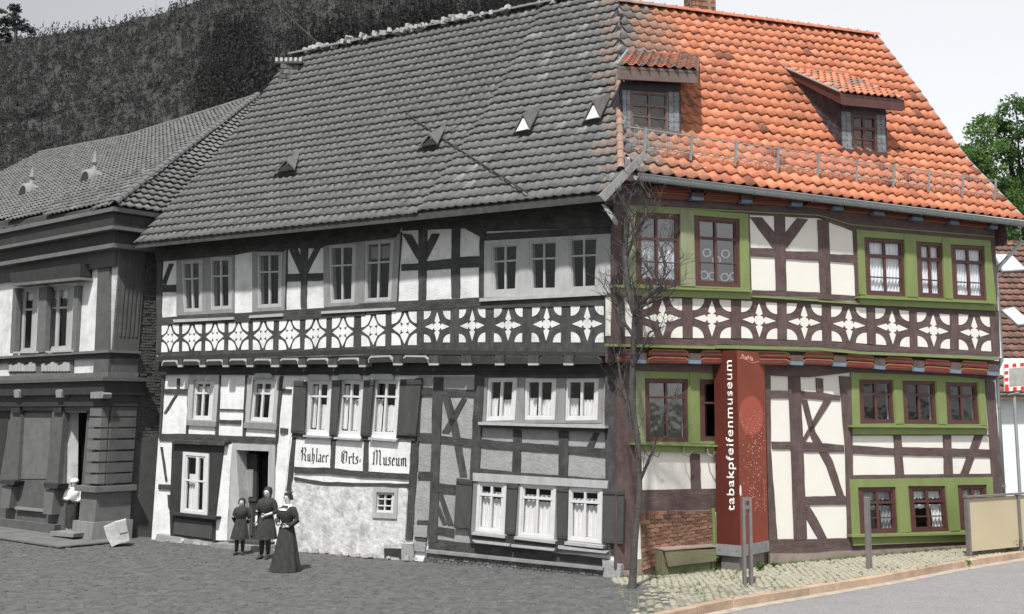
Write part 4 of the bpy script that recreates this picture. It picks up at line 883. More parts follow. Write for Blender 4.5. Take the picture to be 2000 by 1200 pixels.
    slab('sill_board', f, [(BL.x - 2, BL.y - 6), (BR.x + 2, BR.y - 6), (BR.x + 2, BR.y + 2), (BL.x - 2, BL.y + 2)], b + .08, b, mb_, d)
    window(f, win, d, b + .02, (.5,), ((.36, 5), (.66, 2)), fw=4, mw=4, mf='frame_pale' if lk < 1 else 'frame')
    # small tiles on the shed roof
    ex = (E[1] - E[0]); el = ex.length; X = ex.normalized(); up = (T0 - E[0]); ul = up.length; U = up.normalized(); Zn = X.cross(U).normalized()
    if Zn.z < 0: Zn = -Zn
    X = U.cross(Zn); n = int(el / .2); rows = int(ul / .3)
    for r in range(rows):
        for i in range(n):
            o = E[0] + ex * ((i + .5) / n) + U * (r * ul / rows) + Zn * .02
            me = random.choice(mf); m = Matrix(((X.x, U.x, Zn.x, o.x), (X.y, U.y, Zn.y, o.y), (X.z, U.z, Zn.z, o.z), (0, 0, 0, 1)))
            shared('dormer_tile', me, m, d)
    return d, b
small_t = [tile_mesh(.2, .3, .028, .05, m) for m in TILE_O[:3] + [TILE_M]]
small_m = [tile_mesh(.2, .3, .028, .05, m) for m in [TILE_M, TILE_O[3], TILE_M, TILE_G[0]]]
dormer(FR, PROF, r6(380, 540, 607, 562, 618, 812, 390, 790), r6(388, 487, 702, 520), r6(95, 358)[0], CH, (M['slate'], M['slate'], M['slate2'], M['frame'], small_t), r6(430, 600, 562, 606, 570, 802, 436, 786))
dormer(FR, PROF, r5(112, 508, 462, 520, 466, 830, 118, 812), r5(95, 408, 566, 436), r5(160, 318)[0], CH, (M['slate'], M['slate'], M['slate2'], M['frame_pale'], small_m), r5(160, 560, 395, 575, 395, 820, 165, 790), .22)
def inquad(px, py, q):
    x0 = min(p[0] for p in q); x1 = max(p[0] for p in q); y0 = min(p[1] for p in q); y1 = max(p[1] for p in q)
    return x0 < px < x1 and y0 < py < y1
# region of main roof covered by the dormers is left untiled only inside the window walls
def keepR(u, b): return u > hip_u(b) + .05 and u < VR - .02
def keepL(u, b): return u > hip_u(b) - .02
def pickR(o, u, b, r):
    d = u - hip_u(b); px, py, _ = inframe(o); x = random.random()
    g_ = d / 1.9 + random.uniform(-.16, .16)
    if g_ < .14: return 8
    if g_ < .34: return 5
    if g_ < .62: return 6
    if g_ < .95: return 7
    band = .5 if (r < 7 and u < 5.2) else .12
    dn = .5 + .5 * math.sin(o.x * 1.7 + o.z * 2.1) * math.sin(o.x * .7 - o.z * 1.3 + 1)
    if random.random() < band * dn * .8: return 4 if random.random() < .45 else 3
    return random.choice([0, 0, 1, 1, 0, 2, 0, 0, 1])
lay_tiles(FR, PROF, roofR, -1.0, VR, .272, .335, .033, .055, TILE_O + [TILE_D] + TILE_F + [TILE_G[1]], pickR, keepR, 300, score)
def pickL(o, u, b, r):
    x = random.random()
    if u - hip_u(b) < .75 * x: return 4
    if u < 4.6 and x < .045: return 3
    if u < 4.6: return random.choice([0, 2, 1, 0])
    return random.choice([0, 1, 0, 0, 1]) if x < .96 else 2
# the older, lower-lying far half of the eaves drops a little beyond the break
lay_tiles(FL, PROFL, roofL, -1.2, UL + .2, .2, .275, .014, .045, TILE_G + TILE_F[:1], pickL, keepL, 300, score)
# verges, ridges, hip
for pr, f, u, p_, m in ((PROF, FR, VR + .02, roofR, M['zinc']),):
    mb = MB(); mb.tube([f.W(u, b, z + .07) for b, z in pr], .035, 6); mb.build('verge_flashing', m, p_)
def caps(f, P0, P1, n, rad, mats, parent, name='ridge_tile', lift=.03):
    ax = (P1 - P0); l = ax.length / n; A = ax.normalized(); side = A.cross(Vector((0, 0, 1))).normalized(); upv = side.cross(A).normalized()
    v = []; fc = []; k = 7
    for j, (y, r_) in enumerate(((-.02, rad * 1.12), (.16 * l, rad * 1.1), (l * 1.03, rad * .93))):
        for i in range(k):
            a = math.pi * i / (k - 1); v.append((r_ * math.cos(a), y, r_ * .8 * math.sin(a)))
    for j in range(2):
        for i in range(k - 1): fc.append((j * k + i, j * k + i + 1, (j + 1) * k + i + 1, (j + 1) * k + i))
    for i in range(k): v.append((v[i][0] * .85, v[i][1], v[i][2] * .85))
    for i in range(k - 1): fc.append((i, i + 1, 3 * k + i + 1, 3 * k + i))
    mes = []
    for mt in mats:
        me = bpy.data.meshes.new('cap'); me.from_pydata(v, [], fc); me.materials.append(mt); me.shade_smooth(); mes.append(me)
    for i in range(n):
        o = P0 + ax * (i / n) + Vector((0, 0, lift))
        m = Matrix(((side.x, A.x, upv.x, o.x), (side.y, A.y, upv.y, o.y), (side.z, A.z, upv.z, o.z), (0, 0, 0, 1)))
        shared(name, mes[int(len(mes) * i / n)] if len(mes) > 1 else mes[0], m, parent)
b, z = PROF[-1]; caps(FR, FR.W(VR + .02, b, z), FR.W(hip_u(b), b, z + DZ(FR, hip_u(b), b)), 25, .13, [TILE_O[3]] * 5 + [TILE_M], roofR)
for i in range(24):
    u = VR - .3 - i * .34; mb = MB(); c = FR.W(u, b, z + .12 + DZ(FR, u, b)); mb.tube([c, c + Vector((0, 0, .05))], .02, 5); mb.build('ridge_clip', M['steel'], roofR)
b, z = PROFL[-1]
# lime-bedded ridge of the old roof: ragged white mortar and tiles
caps(FL, FL.W(UL + .1, b, z), FL.W(hip_u(b), b, z), 38, .11, [TILE_G[0]], roofL)
for i in range(120):
    t = random.random(); u = 3.6 + (UL - 4) * t + random.uniform(-.1, .1)
    if u > UL: continue
    if 4.2 < u < 4.9: continue
    r = random.uniform(.03, .085); c = FL.W(u, b + random.uniform(-.05, .12), z + random.uniform(.03, .14)); mb = MB()
    v, fc = boxm(0, 0, 0, r * 2.2, r * 1.2, r * 1.6, Matrix.Rotation(random.uniform(0, 3), 3, 'Z') @ Matrix.Rotation(random.uniform(-.5, .5), 3, 'X'))
    mb.add([c + q for q in v], fc); mb.build('ridge_mortar', M['gmortarwhite'], roofL)
bL, zL = PROF[0]; caps(FR, C0.to_3d() + (FR.W(hip_u(.5), .5, 7.12) - C0.to_3d()), FR.W(hip_u(-3.6), -3.6, 12.35 + DZ(FR, 2., -3.6)), 22, .065, [TILE_M, TILE_G[0]], roofR, 'hip_tile')
# chimney on the right roof
def brickstack(cx, cy, z0, z1, w_, rows, parent, m, mm):
    mb = MB(); mb.add(*boxm(cx, cy, (z0 + z1) / 2, w_ * .94, w_ * .94, z1 - z0)); ch = mb.build('chimney', mm, parent)
    h = (z1 - z0) / rows
    for r in range(rows):
        for sd in range(4):
            for k in range(3):
                x = (k - 1) * w_ / 3 + ((r % 2) - .5) * w_ / 7; 
                v, fc = boxm(x, -w_ / 2, z0 + (r + .5) * h, w_ / 3 * .93, .06, h * .86)
                mt = Matrix.Rotation(sd * math.pi / 2 + .3, 3, 'Z'); m2 = MB(); m2.add([mt @ q + Vector((cx, cy, 0)) for q in v], fc); m2.build('brick', m, ch)
    return ch
cc = FR.W(5.0, -4.5, 0); ch = brickstack(cc.x, cc.y, 11.8, 13.05, .55, 10, roofR, M['brick'], M['mortar'])
mb = MB(); mb.tube([Vector((cc.x, cc.y, 13.05)), Vector((cc.x, cc.y, 13.15)), Vector((cc.x, cc.y, 13.5)), Vector((cc.x, cc.y, 13.56))], [.18, .15, .13, .19], 14); mb.build('flue', M['steelbase'], ch, smooth=False)
# gutter and downpipe
mb = MB(); n = 9; NU = 30
gp = []
for i in range(NU + 1):
    u = hip_u(.5) + .25 + (VR - .05 - hip_u(.5) - .25) * i / NU
    for k in range(n):
        a = math.pi + math.pi * k / (n - 1); gp.append(FR.W(u, .60 + .085 * math.cos(a), 7.04 + .105 * math.sin(a)))
mb.add(gp, [(i * n + k, i * n + k + 1, (i + 1) * n + k + 1, (i + 1) * n + k) for i in range(NU) for k in range(n - 1)])
mb.tube([FR.W(hip_u(.5) + .25, .685, 7.045), FR.W(VR - .05, .685, 7.045)], .014, 6)
gut = mb.build('gutter', M['zinc'], CH, fixn=False, smooth=True)
for i in range(14):
    u = .4 + i * .74; mb = MB(); mb.tube([FR.W(u, .60 + .095 * math.cos(a), 7.04 + .115 * math.sin(a)) for a in [math.pi + math.pi * k / 8 for k in range(9)]], .008, 5); mb.build('gutter_bracket', M['zinc'], gut)
mb = MB(); p0 = FR.W(VR - .22, .6, 6.98)
mb.tube([p0, p0 - Vector((0, 0, .42)), FR.W(RL + .12, .15, 6.02), FR.W(RL + .1, .1, 5.85), FR.W(RL + .1, .1, 3.95), FR.W(RL + .06, -.02, 3.7), FR.W(RL + .06, -.02, 0)], .05, 10)
dp = mb.build('downpipe', M['zinc'], CH, smooth=True)
for z in (5.4, 4.4, 2.9, 1.2):
    c = FR.W(RL + .1 if z > 3.9 else RL + .06, .1 if z > 3.9 else -.02, z); mb = MB(); mb.tube([c, c + Vector((0, 0, .05))], .062, 10); mb.build('pipe_clamp', M['steel'], dp)
# snow guard
sg = MB(); b, z, tb, tz = prof_at(PROF, .72); zt = z + .42; zb = z + .08
rl_ = [FR.W(0.0, b + .08, q) for q in (zt, zb)], [FR.W(VR - .1, b + .08, q) for q in (zt, zb)]
u0, u1 = .15, VR - .25
for q in (zt, zb): sg.tube([FR.W(u0, b + .1, q), FR.W(u1, b + .1, q)], .011, 5)
guard = sg.build('snow_guard', M['zinc'], CH)
sg = MB(); k = int((u1 - u0) / .1)
for i in range(k): u = u0 + i * .1; sg.tube([FR.W(u, b + .1, zb), FR.W(u, b + .1, zt)], .005, 4, caps=False)
sg.build('guard_bars', M['zinc'], guard, kind='stuff')
for i in range(10):
    u = u0 + .3 + i * 1.05; v, fc = boxm(0, 0, 0, .045, .03, .5); c = FR.W(u, b + .14, (zt + zb) / 2 - .06); rot = Matrix.Rotation(math.atan2(FR.d.y, FR.d.x), 3, 'Z') @ Matrix.Rotation(.15, 3, 'X')
    mb = MB(); mb.add([rot @ q + c for q in v], fc); mb.build('guard_post', M['zinc'], guard)
# corner bargeboard of the old roof end
mb = MB(); a = FL.W(hip_u(.87) - .05, .9, 6.55); c = FL.W(hip_u(-.6) - .02, -.45, 8.25)
P0_ = FR.P(1180, 392, .72); P1_ = FR.P(1288, 268, .3)
q = strip((1176, 388), (1262, 300), 17, 12); slab('barge_board', FR, q, .95, .9, M['gboard2'], GH)
slab('soffit_bracket', FR, strip((1215, 348), (1190, 400), 9, 14), .6, .5, M['gtimber'], GH)
# old corner brace and spout
slab('corner_brace', FL, gz5(1672, -5, 1700, 0, 1775, 110, 1770, 140), .8, .72, M['gboard'], GH)
# vents on the old roof
def gablet(px, py, wpx, hpx, face_m, lean=(26, -34)):
    q, b = roof_hit(FL, PROFL, px, py); b += .05
    w2 = wpx / 2
    o = slab('roof_vent', FL, [(px - w2, py + 2), (px + w2, py - 3), (px + 2, py - hpx)], b + .24, b + .12, face_m, roofL)
    A = FL.P(px - w2 - 4, py + 4, b + .2); B = FL.P(px + w2 + 5, py - 2, b + .2); T = FL.P(px + 2, py - hpx - 6, b + .2)
    qt, bt = roof_hit(FL, PROFL, px + lean[0], py + lean[1] - 14)
    mb = MB(); th = Vector((0, 0, .04))
    mb.add([A, T, B, qt, A + th, T + th, B + th, qt + th], [(0, 1, 3), (1, 2, 3), (4, 5, 7), (5, 6, 7), (0, 1, 5, 4), (1, 2, 6, 5)]); mb.build('vent_roof', TILE_G[1], o, fixn=False)
    mb = MB(); mb.add([A, B, FL.P(px + w2 + 6, py + 7, b + .16), FL.P(px - w2 - 9, py + 13, b + .16)], [(0, 1, 2, 3)]); mb.build('vent_flashing', M['gdark'], o, fixn=False)
gablet(556, 335, 30, 14, M['gdark'], (30, -24)); gablet(836, 285, 28, 14, M['gdark'], (38, -28)); gablet(1019, 255, 23, 24, M['gwhite'], (42, -36)); gablet(1156, 232, 24, 26, M['gwhite'], (40, -34))
q, b_ = roof_hit(FL, PROFL, 855, 262)
# end chimney of the old roof at its far verge
q, b_ = roof_hit(FL, PROFL, 530, 170)
cb = FL.W(UL - .3, -3.2, 0); ch = brickstack(cb.x, cb.y, 10.6, 11.85, .5, 9, roofL, M['gbrick'], M['gmortar'])
mb = MB(); mb.add(*boxm(cb.x, cb.y, 11.88, .72, .66, .06)); mb.build('chimney_cap', M['gshutter'], ch)
for i in range(6):
    mb = MB(); c = Vector((cb.x - .32 + i * .125, cb.y - .22, 11.96)); mb.add([c + q for q in boxm(0, 0, 0, .07, .16, .12)[0]], boxm(0, 0, 0, 1, 1, 1)[1]); mb.build('cap_stone', M['gmortarwhite'], ch)
# ------------------------------------------------------------------ ground, street, pavement
ROADZ = -.12
kerb_px = [(1180, 1228), (1290, 1200), (1430, 1172), (1580, 1148), (1730, 1124), (1860, 1100), (2000, 1078), (2120, 1060), (2300, 1036)]
kerb = [gnd(x, y) for x, y in kerb_px]
kd = (kerb[0] - kerb[1]).normalized(); kerb = [kerb[0] + kd * 14] + kerb
g = MB(); g.add([Vector(p) for p in ((-900, -300, -.16), (900, -300, -.16), (900, 900, -.16), (-900, 900, -.16))], [(0, 1, 2, 3)]); g.build('ground', mat('far_ground', (.09, .1, .07), .95, .2, .5, 0), kind='structure')
rd = MB(); n = len(kerb)
out_ = [Vector((k.x + 4 + i * 2.5, k.y - 26, ROADZ)) for i, k in enumerate(kerb)]
rd.add([Vector((k.x, k.y, ROADZ)) for k in kerb] + out_, [(i, i + 1, n + i + 1, n + i) for i in range(n - 1)])
rd.build('road', M['asphalt'], kind='structure', fixn=False)
# sandy gutter strip along the kerb
def along(p, w0):
    o = []
    for i, q in enumerate(p):
        t = (p[min(i + 1, len(p) - 1)] - p[max(i - 1, 0)]).normalized(); nr = Vector((t.y, -t.x, 0)); nr = nr if nr.y < 0 else -nr; o.append(q + nr * w0)
    return o
gs = MB(); a_, b2 = along(kerb, .0), along(kerb, .22); gs.add([Vector((q.x, q.y, ROADZ + .004)) for q in a_ + b2], [(i, i + 1, n + i + 1, n + i) for i in range(n - 1)]); gs.build('road_edge', M['kerbside'], kind='structure', fixn=False)
# pavement on the colour side and packed street on the grey side
SPLIT = gnd(1232, 1160)
pv_in = [Vector((k.x, k.y, 0)) for k in kerb]
c0 = FL.W(-.0, 0, 0)
i0 = [i for i, k in enumerate(kerb) if k.x > SPLIT.x - .1][0]
spl_front = kerb[i0 - 1].lerp(kerb[i0], .5)
pv = [Vector((q.x, q.y, 0)) for q in [spl_front] + kerb[i0:]] + [Vector((kerb[-1].x - 3, kerb[-1].y + 6, 0)), FR.W(RL + 3, -1, 0), FR.W(0, -.3, 0)]
def flat(name, pts, m):
    mb = MB(); t = tessellate_polygon([[Vector((p.x, p.y, 0)) for p in pts]]); mb.add(pts, t); return mb.build(name, m, kind='structure')
pave = flat('pavement', pv, M['joint'])
st = [Vector((q.x, q.y, .0)) for q in kerb[:i0]] + [Vector((spl_front.x, spl_front.y, 0)), FR.W(0, -.3, 0), FL.W(UL, -.3, 0), FL.W(UL + 6, 0, 0), Vector((-40, 45, 0)), Vector((-60, 8, 0))]
# packed street: a finely rolled sheet
street = flat('street', st, M['gground'])
def inside(pt, poly):
    x, y = pt; c = False; n_ = len(poly)
    for i in range(n_):
        a, b_ = poly[i], poly[i - 1]
        if (a.y > y) != (b_.y > y) and x < (b_.x - a.x) * (y - a.y) / (b_.y - a.y) + a.x: c = not c
    return c
# worn stones of the old street, joined: far past counting
V = []; Fc = []; base = 0
def stone(x, y, r, h, n_=7, z=0.):
    a0 = random.random() * 6.28; v = []
    for k in range(n_):
        a = a0 + 6.283 * k / n_; q = r * random.uniform(.8, 1.15); v.append((x + q * math.cos(a), y + q * math.sin(a) * 1.0, z + .001))
    for k in range(n_): p = v[k]; v.append((x + (p[0] - x) * .7, y + (p[1] - y) * .7, z + h * random.uniform(.8, 1.1)))
    return v, [(k, (k + 1) % n_, n_ + (k + 1) % n_, n_ + k) for k in range(n_)] + [tuple(range(n_, 2 * n_))]
for yy in np.arange(14.5, 27, .15):
    for xx in np.arange(-15, .4, .16):
        if random.random() < .35: continue
        x = xx + random.uniform(-.07, .07) + (int(yy / .15) % 2) * .1; y = yy + random.uniform(-.06, .06)
        if not inside((x, y), st): continue
        if (Vector((x, y, 0)) - FL.C).dot(FL.n) < .15: continue
        v, f_ = stone(x, y, random.uniform(.035, .085), random.uniform(.002, .02), 6)
        V += v; Fc += [tuple(i + base for i in q) for q in f_]; base += len(v)
link('street_stones', mesh(V, Fc, False), M['gcob'], street, 'stuff')
# cobbles laid in shallow arcs on the pavement
stones = []
for i in range(140):
    for j in range(75):
        u = -2 + i * .125; wv = -.3 + j * .115
        off = wv + .11 * abs(math.sin(u * 2.2)) * 1.2
        p = FR.W(u + (j % 2) * .06, off, 0)
        if not inside((p.x, p.y), pv): continue
        if (p - FR.C).dot(FR.n) < .07: continue
        stones.append(p)
tk = along(kerb, -.13)
def near_kerb(p):
    return min(abs((p - a).cross((b_ - a).normalized()).z) if -.1 < (p - a).dot((b_ - a).normalized()) < (b_ - a).length + .1 else 9 for a, b_ in zip(kerb, kerb[1:])) < .17
stones = [p for p in stones if not near_kerb(p)]
stones.sort(key=lambda p: p.length)
vis = [p for p in stones if 1200 < inframe(p)[0] < 2000 and inframe(p)[1] < 1200]
cobm = []
for k in range(6):
    v, f_ = stone(0, 0, .058, .02, 6); me = mesh(v, f_, False); me.materials.append(M['cob']); cobm.append(me)
chosen = set(id(p) for p in vis[:300])
gcobm = []
for k in range(3):
    v, f_ = stone(0, 0, .058, .02, 6); me = mesh(v, f_, False); me.materials.append(M['gcob']); gcobm.append(me)
for p in vis[:300]: shared('cobblestone', random.choice(gcobm if inframe(p)[0] < 1240 + 90 * random.random() ** 1.5 else cobm), Matrix.Translation(p + Vector((0, 0, random.uniform(-.004, .003)))) @ Matrix.Rotation(random.random() * 6, 4, 'Z'), pave)
V = []; Fc = []; base = 0
for p in stones:
    if id(p) in chosen: continue
    v, f_ = stone(p.x, p.y, .058, .02 + random.uniform(-.004, .003), 6); V += v; Fc += [tuple(i + base for i in q) for q in f_]; base += len(v)
link('cobblestones_beyond', mesh(V, Fc, False), M['cob'], pave, 'stuff')
# kerb stones
T = 0; 
for a, b_ in zip(kerb[1:], kerb[2:]):
    L_ = (b_ - a).length; d = (b_ - a).normalized(); nr = Vector((d.y, -d.x, 0)); nr = nr if nr.y < 0 else -nr; m_ = max(1, int(round(L_ / 1.0)))
    for i in range(m_):
        s0 = a + d * (L_ * i / m_ + .006); s1 = a + d * (L_ * (i + 1) / m_ - .006)
        v = [s0 - nr * .13, s1 - nr * .13, s1 + nr * .015, s0 + nr * .015]; e = random.uniform(-.004, .006)
        v = [q + Vector((0, 0, .012 + e)) for q in v] + [Vector((q.x, q.y, ROADZ - .03)) for q in v]
        me = mesh(v, [(0, 1, 2, 3), (0, 4, 5, 1), (1, 5, 6, 2), (2, 6, 7, 3), (3, 7, 4, 0), (7, 6, 5, 4)]); bevel(me, .012); link('kerbstone', me, M['kerb'], pave)
# moss and grass tufts between the cobbles and along the wall
V = []; Fc = []; base = 0
def blade_tuft(p, n_, h):
    global base
    for _ in range(n_):
        a = random.random() * 6.28; r = random.uniform(0, .05); q = p + Vector((r * math.cos(a), r * math.sin(a), .01)); t = q + Vector((random.uniform(-.5, .5) * h, random.uniform(-.5, .5) * h, h * random.uniform(.6, 1.1)))
        s = Vector((math.cos(a + 1.57), math.sin(a + 1.57), 0)) * .006; V.extend([q - s, q + s, t]); Fc.append((base, base + 1, base + 2)); base += 3
for _ in range(650):
    u = random.uniform(-.2, 11); w_ = random.choice([random.uniform(.08, .2), random.uniform(.1, 3.5)]); p = FR.W(u, w_, 0)
    if inside((p.x, p.y), pv): blade_tuft(p, random.randint(4, 12), random.uniform(.02, .07))
link('grass_tufts', mesh(V, Fc, False), M['weed'], pave, 'stuff')
# flagged footway in front of the townhouse
# ------------------------------------------------------------------ neighbouring townhouse at the far left
NC = gnd(190, 1056); FNd = (-math.sin(R(52.4)), math.cos(R(52.4)))
FN = Face((NC.x, NC.y), FNd); FS = Face((NC.x, NC.y), (math.cos(R(52.4)), math.sin(R(52.4))))
TH_ = thing('townhouse', 'dark stuccoed corner townhouse with heavy cornices, rusticated corner and tall shop openings', 'house', NC)
n2, n3 = Z(0, 400, 3), Z(0, 750, 2.667)
walkpts = [FN.W(-.9, 1.3, .03), FN.W(-.9, -.1, .03), FN.W(9, -.1, .03), FN.W(9, 1.3, .03)]
fw_ = MB(); fw_.add(walkpts, [(0, 1, 2, 3)]); fw = fw_.build('footway', M['gmortar'], kind='structure')
for i in range(16):
    for j in range(3):
        mb = MB(); a = [FN.W(-.9 + i * .6 + e1, -.1 + j * .46 + e2, .034) for e1, e2 in ((.01, .01), (.59, .01), (.59, .45), (.01, .45))]; h = Vector((0, 0, .016 + random.uniform(0, .006)))
        mb.add(a + [q + h for q in a], [(4, 5, 6, 7), (0, 1, 5, 4), (1, 2, 6, 5), (2, 3, 7, 6), (3, 0, 4, 7)]); mb.build('flagstone', M['gwalk'], fw)
nw = [n2(84, 488, 226, 482, 208, 866, 66, 872), n2(278, 478, 432, 470, 416, 852, 262, 862)]
ndoor = n3(345, 150, 455, 150, 405, 775, 335, 785); nleft = n3(-60, 140, 50, 142, 12, 520, -60, 520)
SD = .62 # length of the decorated return
def fpx2(f, u, o, z): return fpx(f, u, o, z)
HN = 7.0
slab('wall', FN, [fpx(FN, 0, 0, -.2), fpx(FN, 9, 0, -.2), fpx(FN, 9, 0, HN), fpx(FN, 0, 0, HN)], 0, -.3, M['gplaster'], TH_, holes=nw + [ndoor])
solid(FN, 0, 9, -2.0, -2.1, 0, HN, 'room_wall', M['dark'], TH_)
slab('plaster_front', FN, n3(-200, 20, 528, 12, 526, 130, 490, 790, -200, 800), .01, -.02, M['gstucco'], TH_, holes=[ndoor])
# side wall of slate-hung masonry, coursed
SLN = 2.6
slab('side_wall', FS, [fpx(FS, 0, 0, -.2), fpx(FS, SLN, 0, -.2), fpx(FS, SLN, 0, HN), fpx(FS, 0, 0, HN)], 0, -.3, M['gmortar'], TH_)
V = []; Fc = []; base = 0
for r in range(70):
    z0 = 2.2 + r * .066; x = SD + random.uniform(-.1, 0)
    while x < SLN:
        w_ = random.uniform(.1, .24); h = .058 * random.uniform(.8, 1.05); o = random.uniform(.012, .04)
        v = [FS.W(max(x, SD), o, z0), FS.W(min(x + w_ - .012, SLN), o, z0), FS.W(min(x + w_ - .012, SLN), o, z0 + h), FS.W(max(x, SD), o, z0 + h)]; v += [q - FS.n * .06 for q in v]
        V += v; Fc += [tuple(i + base for i in q) for q in ((0, 1, 2, 3), (0, 4, 5, 1), (1, 5, 6, 2), (2, 6, 7, 3), (3, 7, 4, 0))]; base += 8; x += w_
link('masonry_courses', mesh(V, Fc, True), M['gbrick'], TH_, 'stuff')
slab('plaster_patch', FS, [fpx(FS, SD, .05, -.1), fpx(FS, SLN, .05, -.1), fpx(FS, SLN, .05, 2.2), fpx(FS, SD + .6, .05, 2.3), fpx(FS, SD, .05, 2.15)], .05, 0, M['gstucco'], TH_, wob=1)
def both(name, z0, z1, o, m, u1=9, sd=SD):
    """a string course that turns the corner: two boxes mitred in one part"""
    mb = MB()
    def cor(o_): # outer corner at offset o_ from both faces
        d = FN.n.dot(FS.n); return NC + (FN.n + FS.n) * (o_ / (1 + d))
    A = [cor(o), FN.W(u1, o, 0), FN.W(u1, -.05, 0), cor(-.05)]; B = [cor(o), FS.W(sd, o, 0), FS.W(sd, -.05, 0), cor(-.05)]
    for Q in (A, B):
        v = [Vector((q.x, q.y, z)) for z in (z0, z1) for q in Q]; mb.add(v, [(0, 1, 2, 3), (4, 5, 6, 7), (0, 1, 5, 4), (1, 2, 6, 5), (2, 3, 7, 6)])
    return mb.build(name, m, TH_)
def zN(py, px=195, o=0.): return FN.P(px, py, o).z
# courses, from pixel heights at the corner
zt = zN(409, 197, .5)
both('cornice', zt - .1, zt, .52, M['gstucco2'], sd=1.15); both('cornice', zt - .42, zt - .1, .44, M['gdark'], sd=1.1); both('cornice', zt - .5, zt - .42, .47, M['gstucco2'], sd=1.1)
both('frieze_band', zt - .8, zt - .5, .3, M['gdark'], sd=.95); both('cornice', zt - .9, zt - .8, .34, M['gstucco2'], sd=.95); 
slab('architrave', FN, [fpx(FN, 0.02, .1, zt - 1.28), fpx(FN, 9, .1, zt - 1.28), fpx(FN, 9, .1, zt - .88), fpx(FN, 0.02, .1, zt - .88)], .1, -.02, M['gstucco'], TH_)
z1 = zN(688, 187, .1); both('string_course', z1 - .03, z1 + .03, .16, M['gstucco2']); both('string_course', z1 - .14, z1 - .03, .1, M['gdark'])
z2 = zN(728, 187, .1); both('ledge', z2 - .12, z2, .12, M['gstucco2']); both('fascia', z2 - .5, z2 - .12, .26, M['gdark'], sd=.75); both('ledge', z2 - .2, z2 - .12, .34, M['gstucco'], sd=.8)
z3 = zN(785, 187, .1); both('fascia_band', z3, z2 - .5, .08, M['gstucco']); both('shop_cornice', z3 - .1, z3, .2, M['gdark']); both('shop_cornice', z3 - .2, z3 - .1, .12, M['gstucco'])
# pilaster with flutes, both faces of the corner
slab('pilaster', FN, n2(577, 285, 642, 270, 634, 865, 553, 862), .06, -.02, M['gstucco'], TH_)
slab('pilaster', FS, [fpx(FS, 0, .06, z1), fpx(FS, SD, .06, z1), fpx(FS, SD, .06, zt - .9), fpx(FS, 0, .06, zt - .9)], .06, -.02, M['gstucco'], TH_)
for k in range(5):
    u = .1 + k * .1; slab('flute', FS, [fpx(FS, u, .09, z1 + .35), fpx(FS, u + .045, .09, z1 + .35), fpx(FS, u + .045, .09, zt - 1.1), fpx(FS, u, .09, zt - 1.1)], .075, .05, M['gstucco'], TH_)
# white strips and window group
for q in nw:
    window(FN, q, TH_, -.06, ((.42, 5), (.8, 1.5)), ((.34, 4),), fw=6, mw=4, mf='gboard', gl='gglass', cur=[(.1, .9, .03, .2, 4)])
slab('window_hood', FN, n2(52, 402, 472, 345, 468, 420, 455, 440, 78, 478, 68, 460), .3, -.02, M['gdark'], TH_)
slab('window_hood_edge', FN, n2(68, 462, 466, 424, 466, 440, 70, 478), .33, 0, M['gstucco2'], TH_)
for q in (n2(76, 490, 100, 489, 84, 868, 58, 870), n2(228, 484, 276, 482, 260, 864, 210, 868), n2(434, 476, 462, 474, 440, 860, 416, 862)): slab('pilaster', FN, q, .1, -.02, M['gstucco2'], TH_)
for q in (n2(76, 862, 205, 858, 205, 870, 74, 872), n2(268, 858, 412, 850, 412, 862, 266, 868)): slab('sill', FN, q, .18, 0, M['gboard'], TH_)
# carved balustrade band
for x0, x1 in ((60, 195), (250, 395)):
    for i in range(9):
        x = x0 + (x1 - x0) * i / 8; q = n2(x - 9, 935 + 10 * math.sin(i * 1.5), x + 9, 930 + 10 * math.sin(i * 1.5), x + 7, 975, x - 8, 978); slab('carved_scroll', FN, q, .07 + .02 * (i % 2), 0, M['gboard'], TH_, wob=.6)
slab('band', FN, n2(50, 922, 428, 908, 428, 982, 50, 990), .03, 0, M['gstucco'], TH_)
slab('band', FN, n2(550, 908, 640, 905, 630, 985, 545, 985), .08, 0, M['gstucco'], TH_); slab('band', FS, [fpx(FS, 0, .08, z2), fpx(FS, SD, .08, z2), fpx(FS, SD, .08, z1 - .14), fpx(FS, 0, .08, z1 - .14)], .08, 0, M['gstucco'], TH_)
for x in (97, 342): slab('knob', FN, n2(x - 18, 1092, x - 8, 1082, x + 8, 1082, x + 18, 1092, x + 14, 1130, x - 14, 1130), .3, .1, M['gboard2'], TH_)
for q, f_ in ((n2(530, 1098, 590, 1095, 608, 1110, 600, 1135, 530, 1135), FN),): slab('capital', f_, q, .3, .1, M['gboard2'], TH_)
0 and slab('capital', FS, [fpx(FS, .05, .34, z3 + .03), fpx(FS, .62, .34, z3 + .03), fpx(FS, .6, .34, z3 + .14), fpx(FS, .2, .34, z3 + .15)], .34, .1, M['gboard2'], TH_)
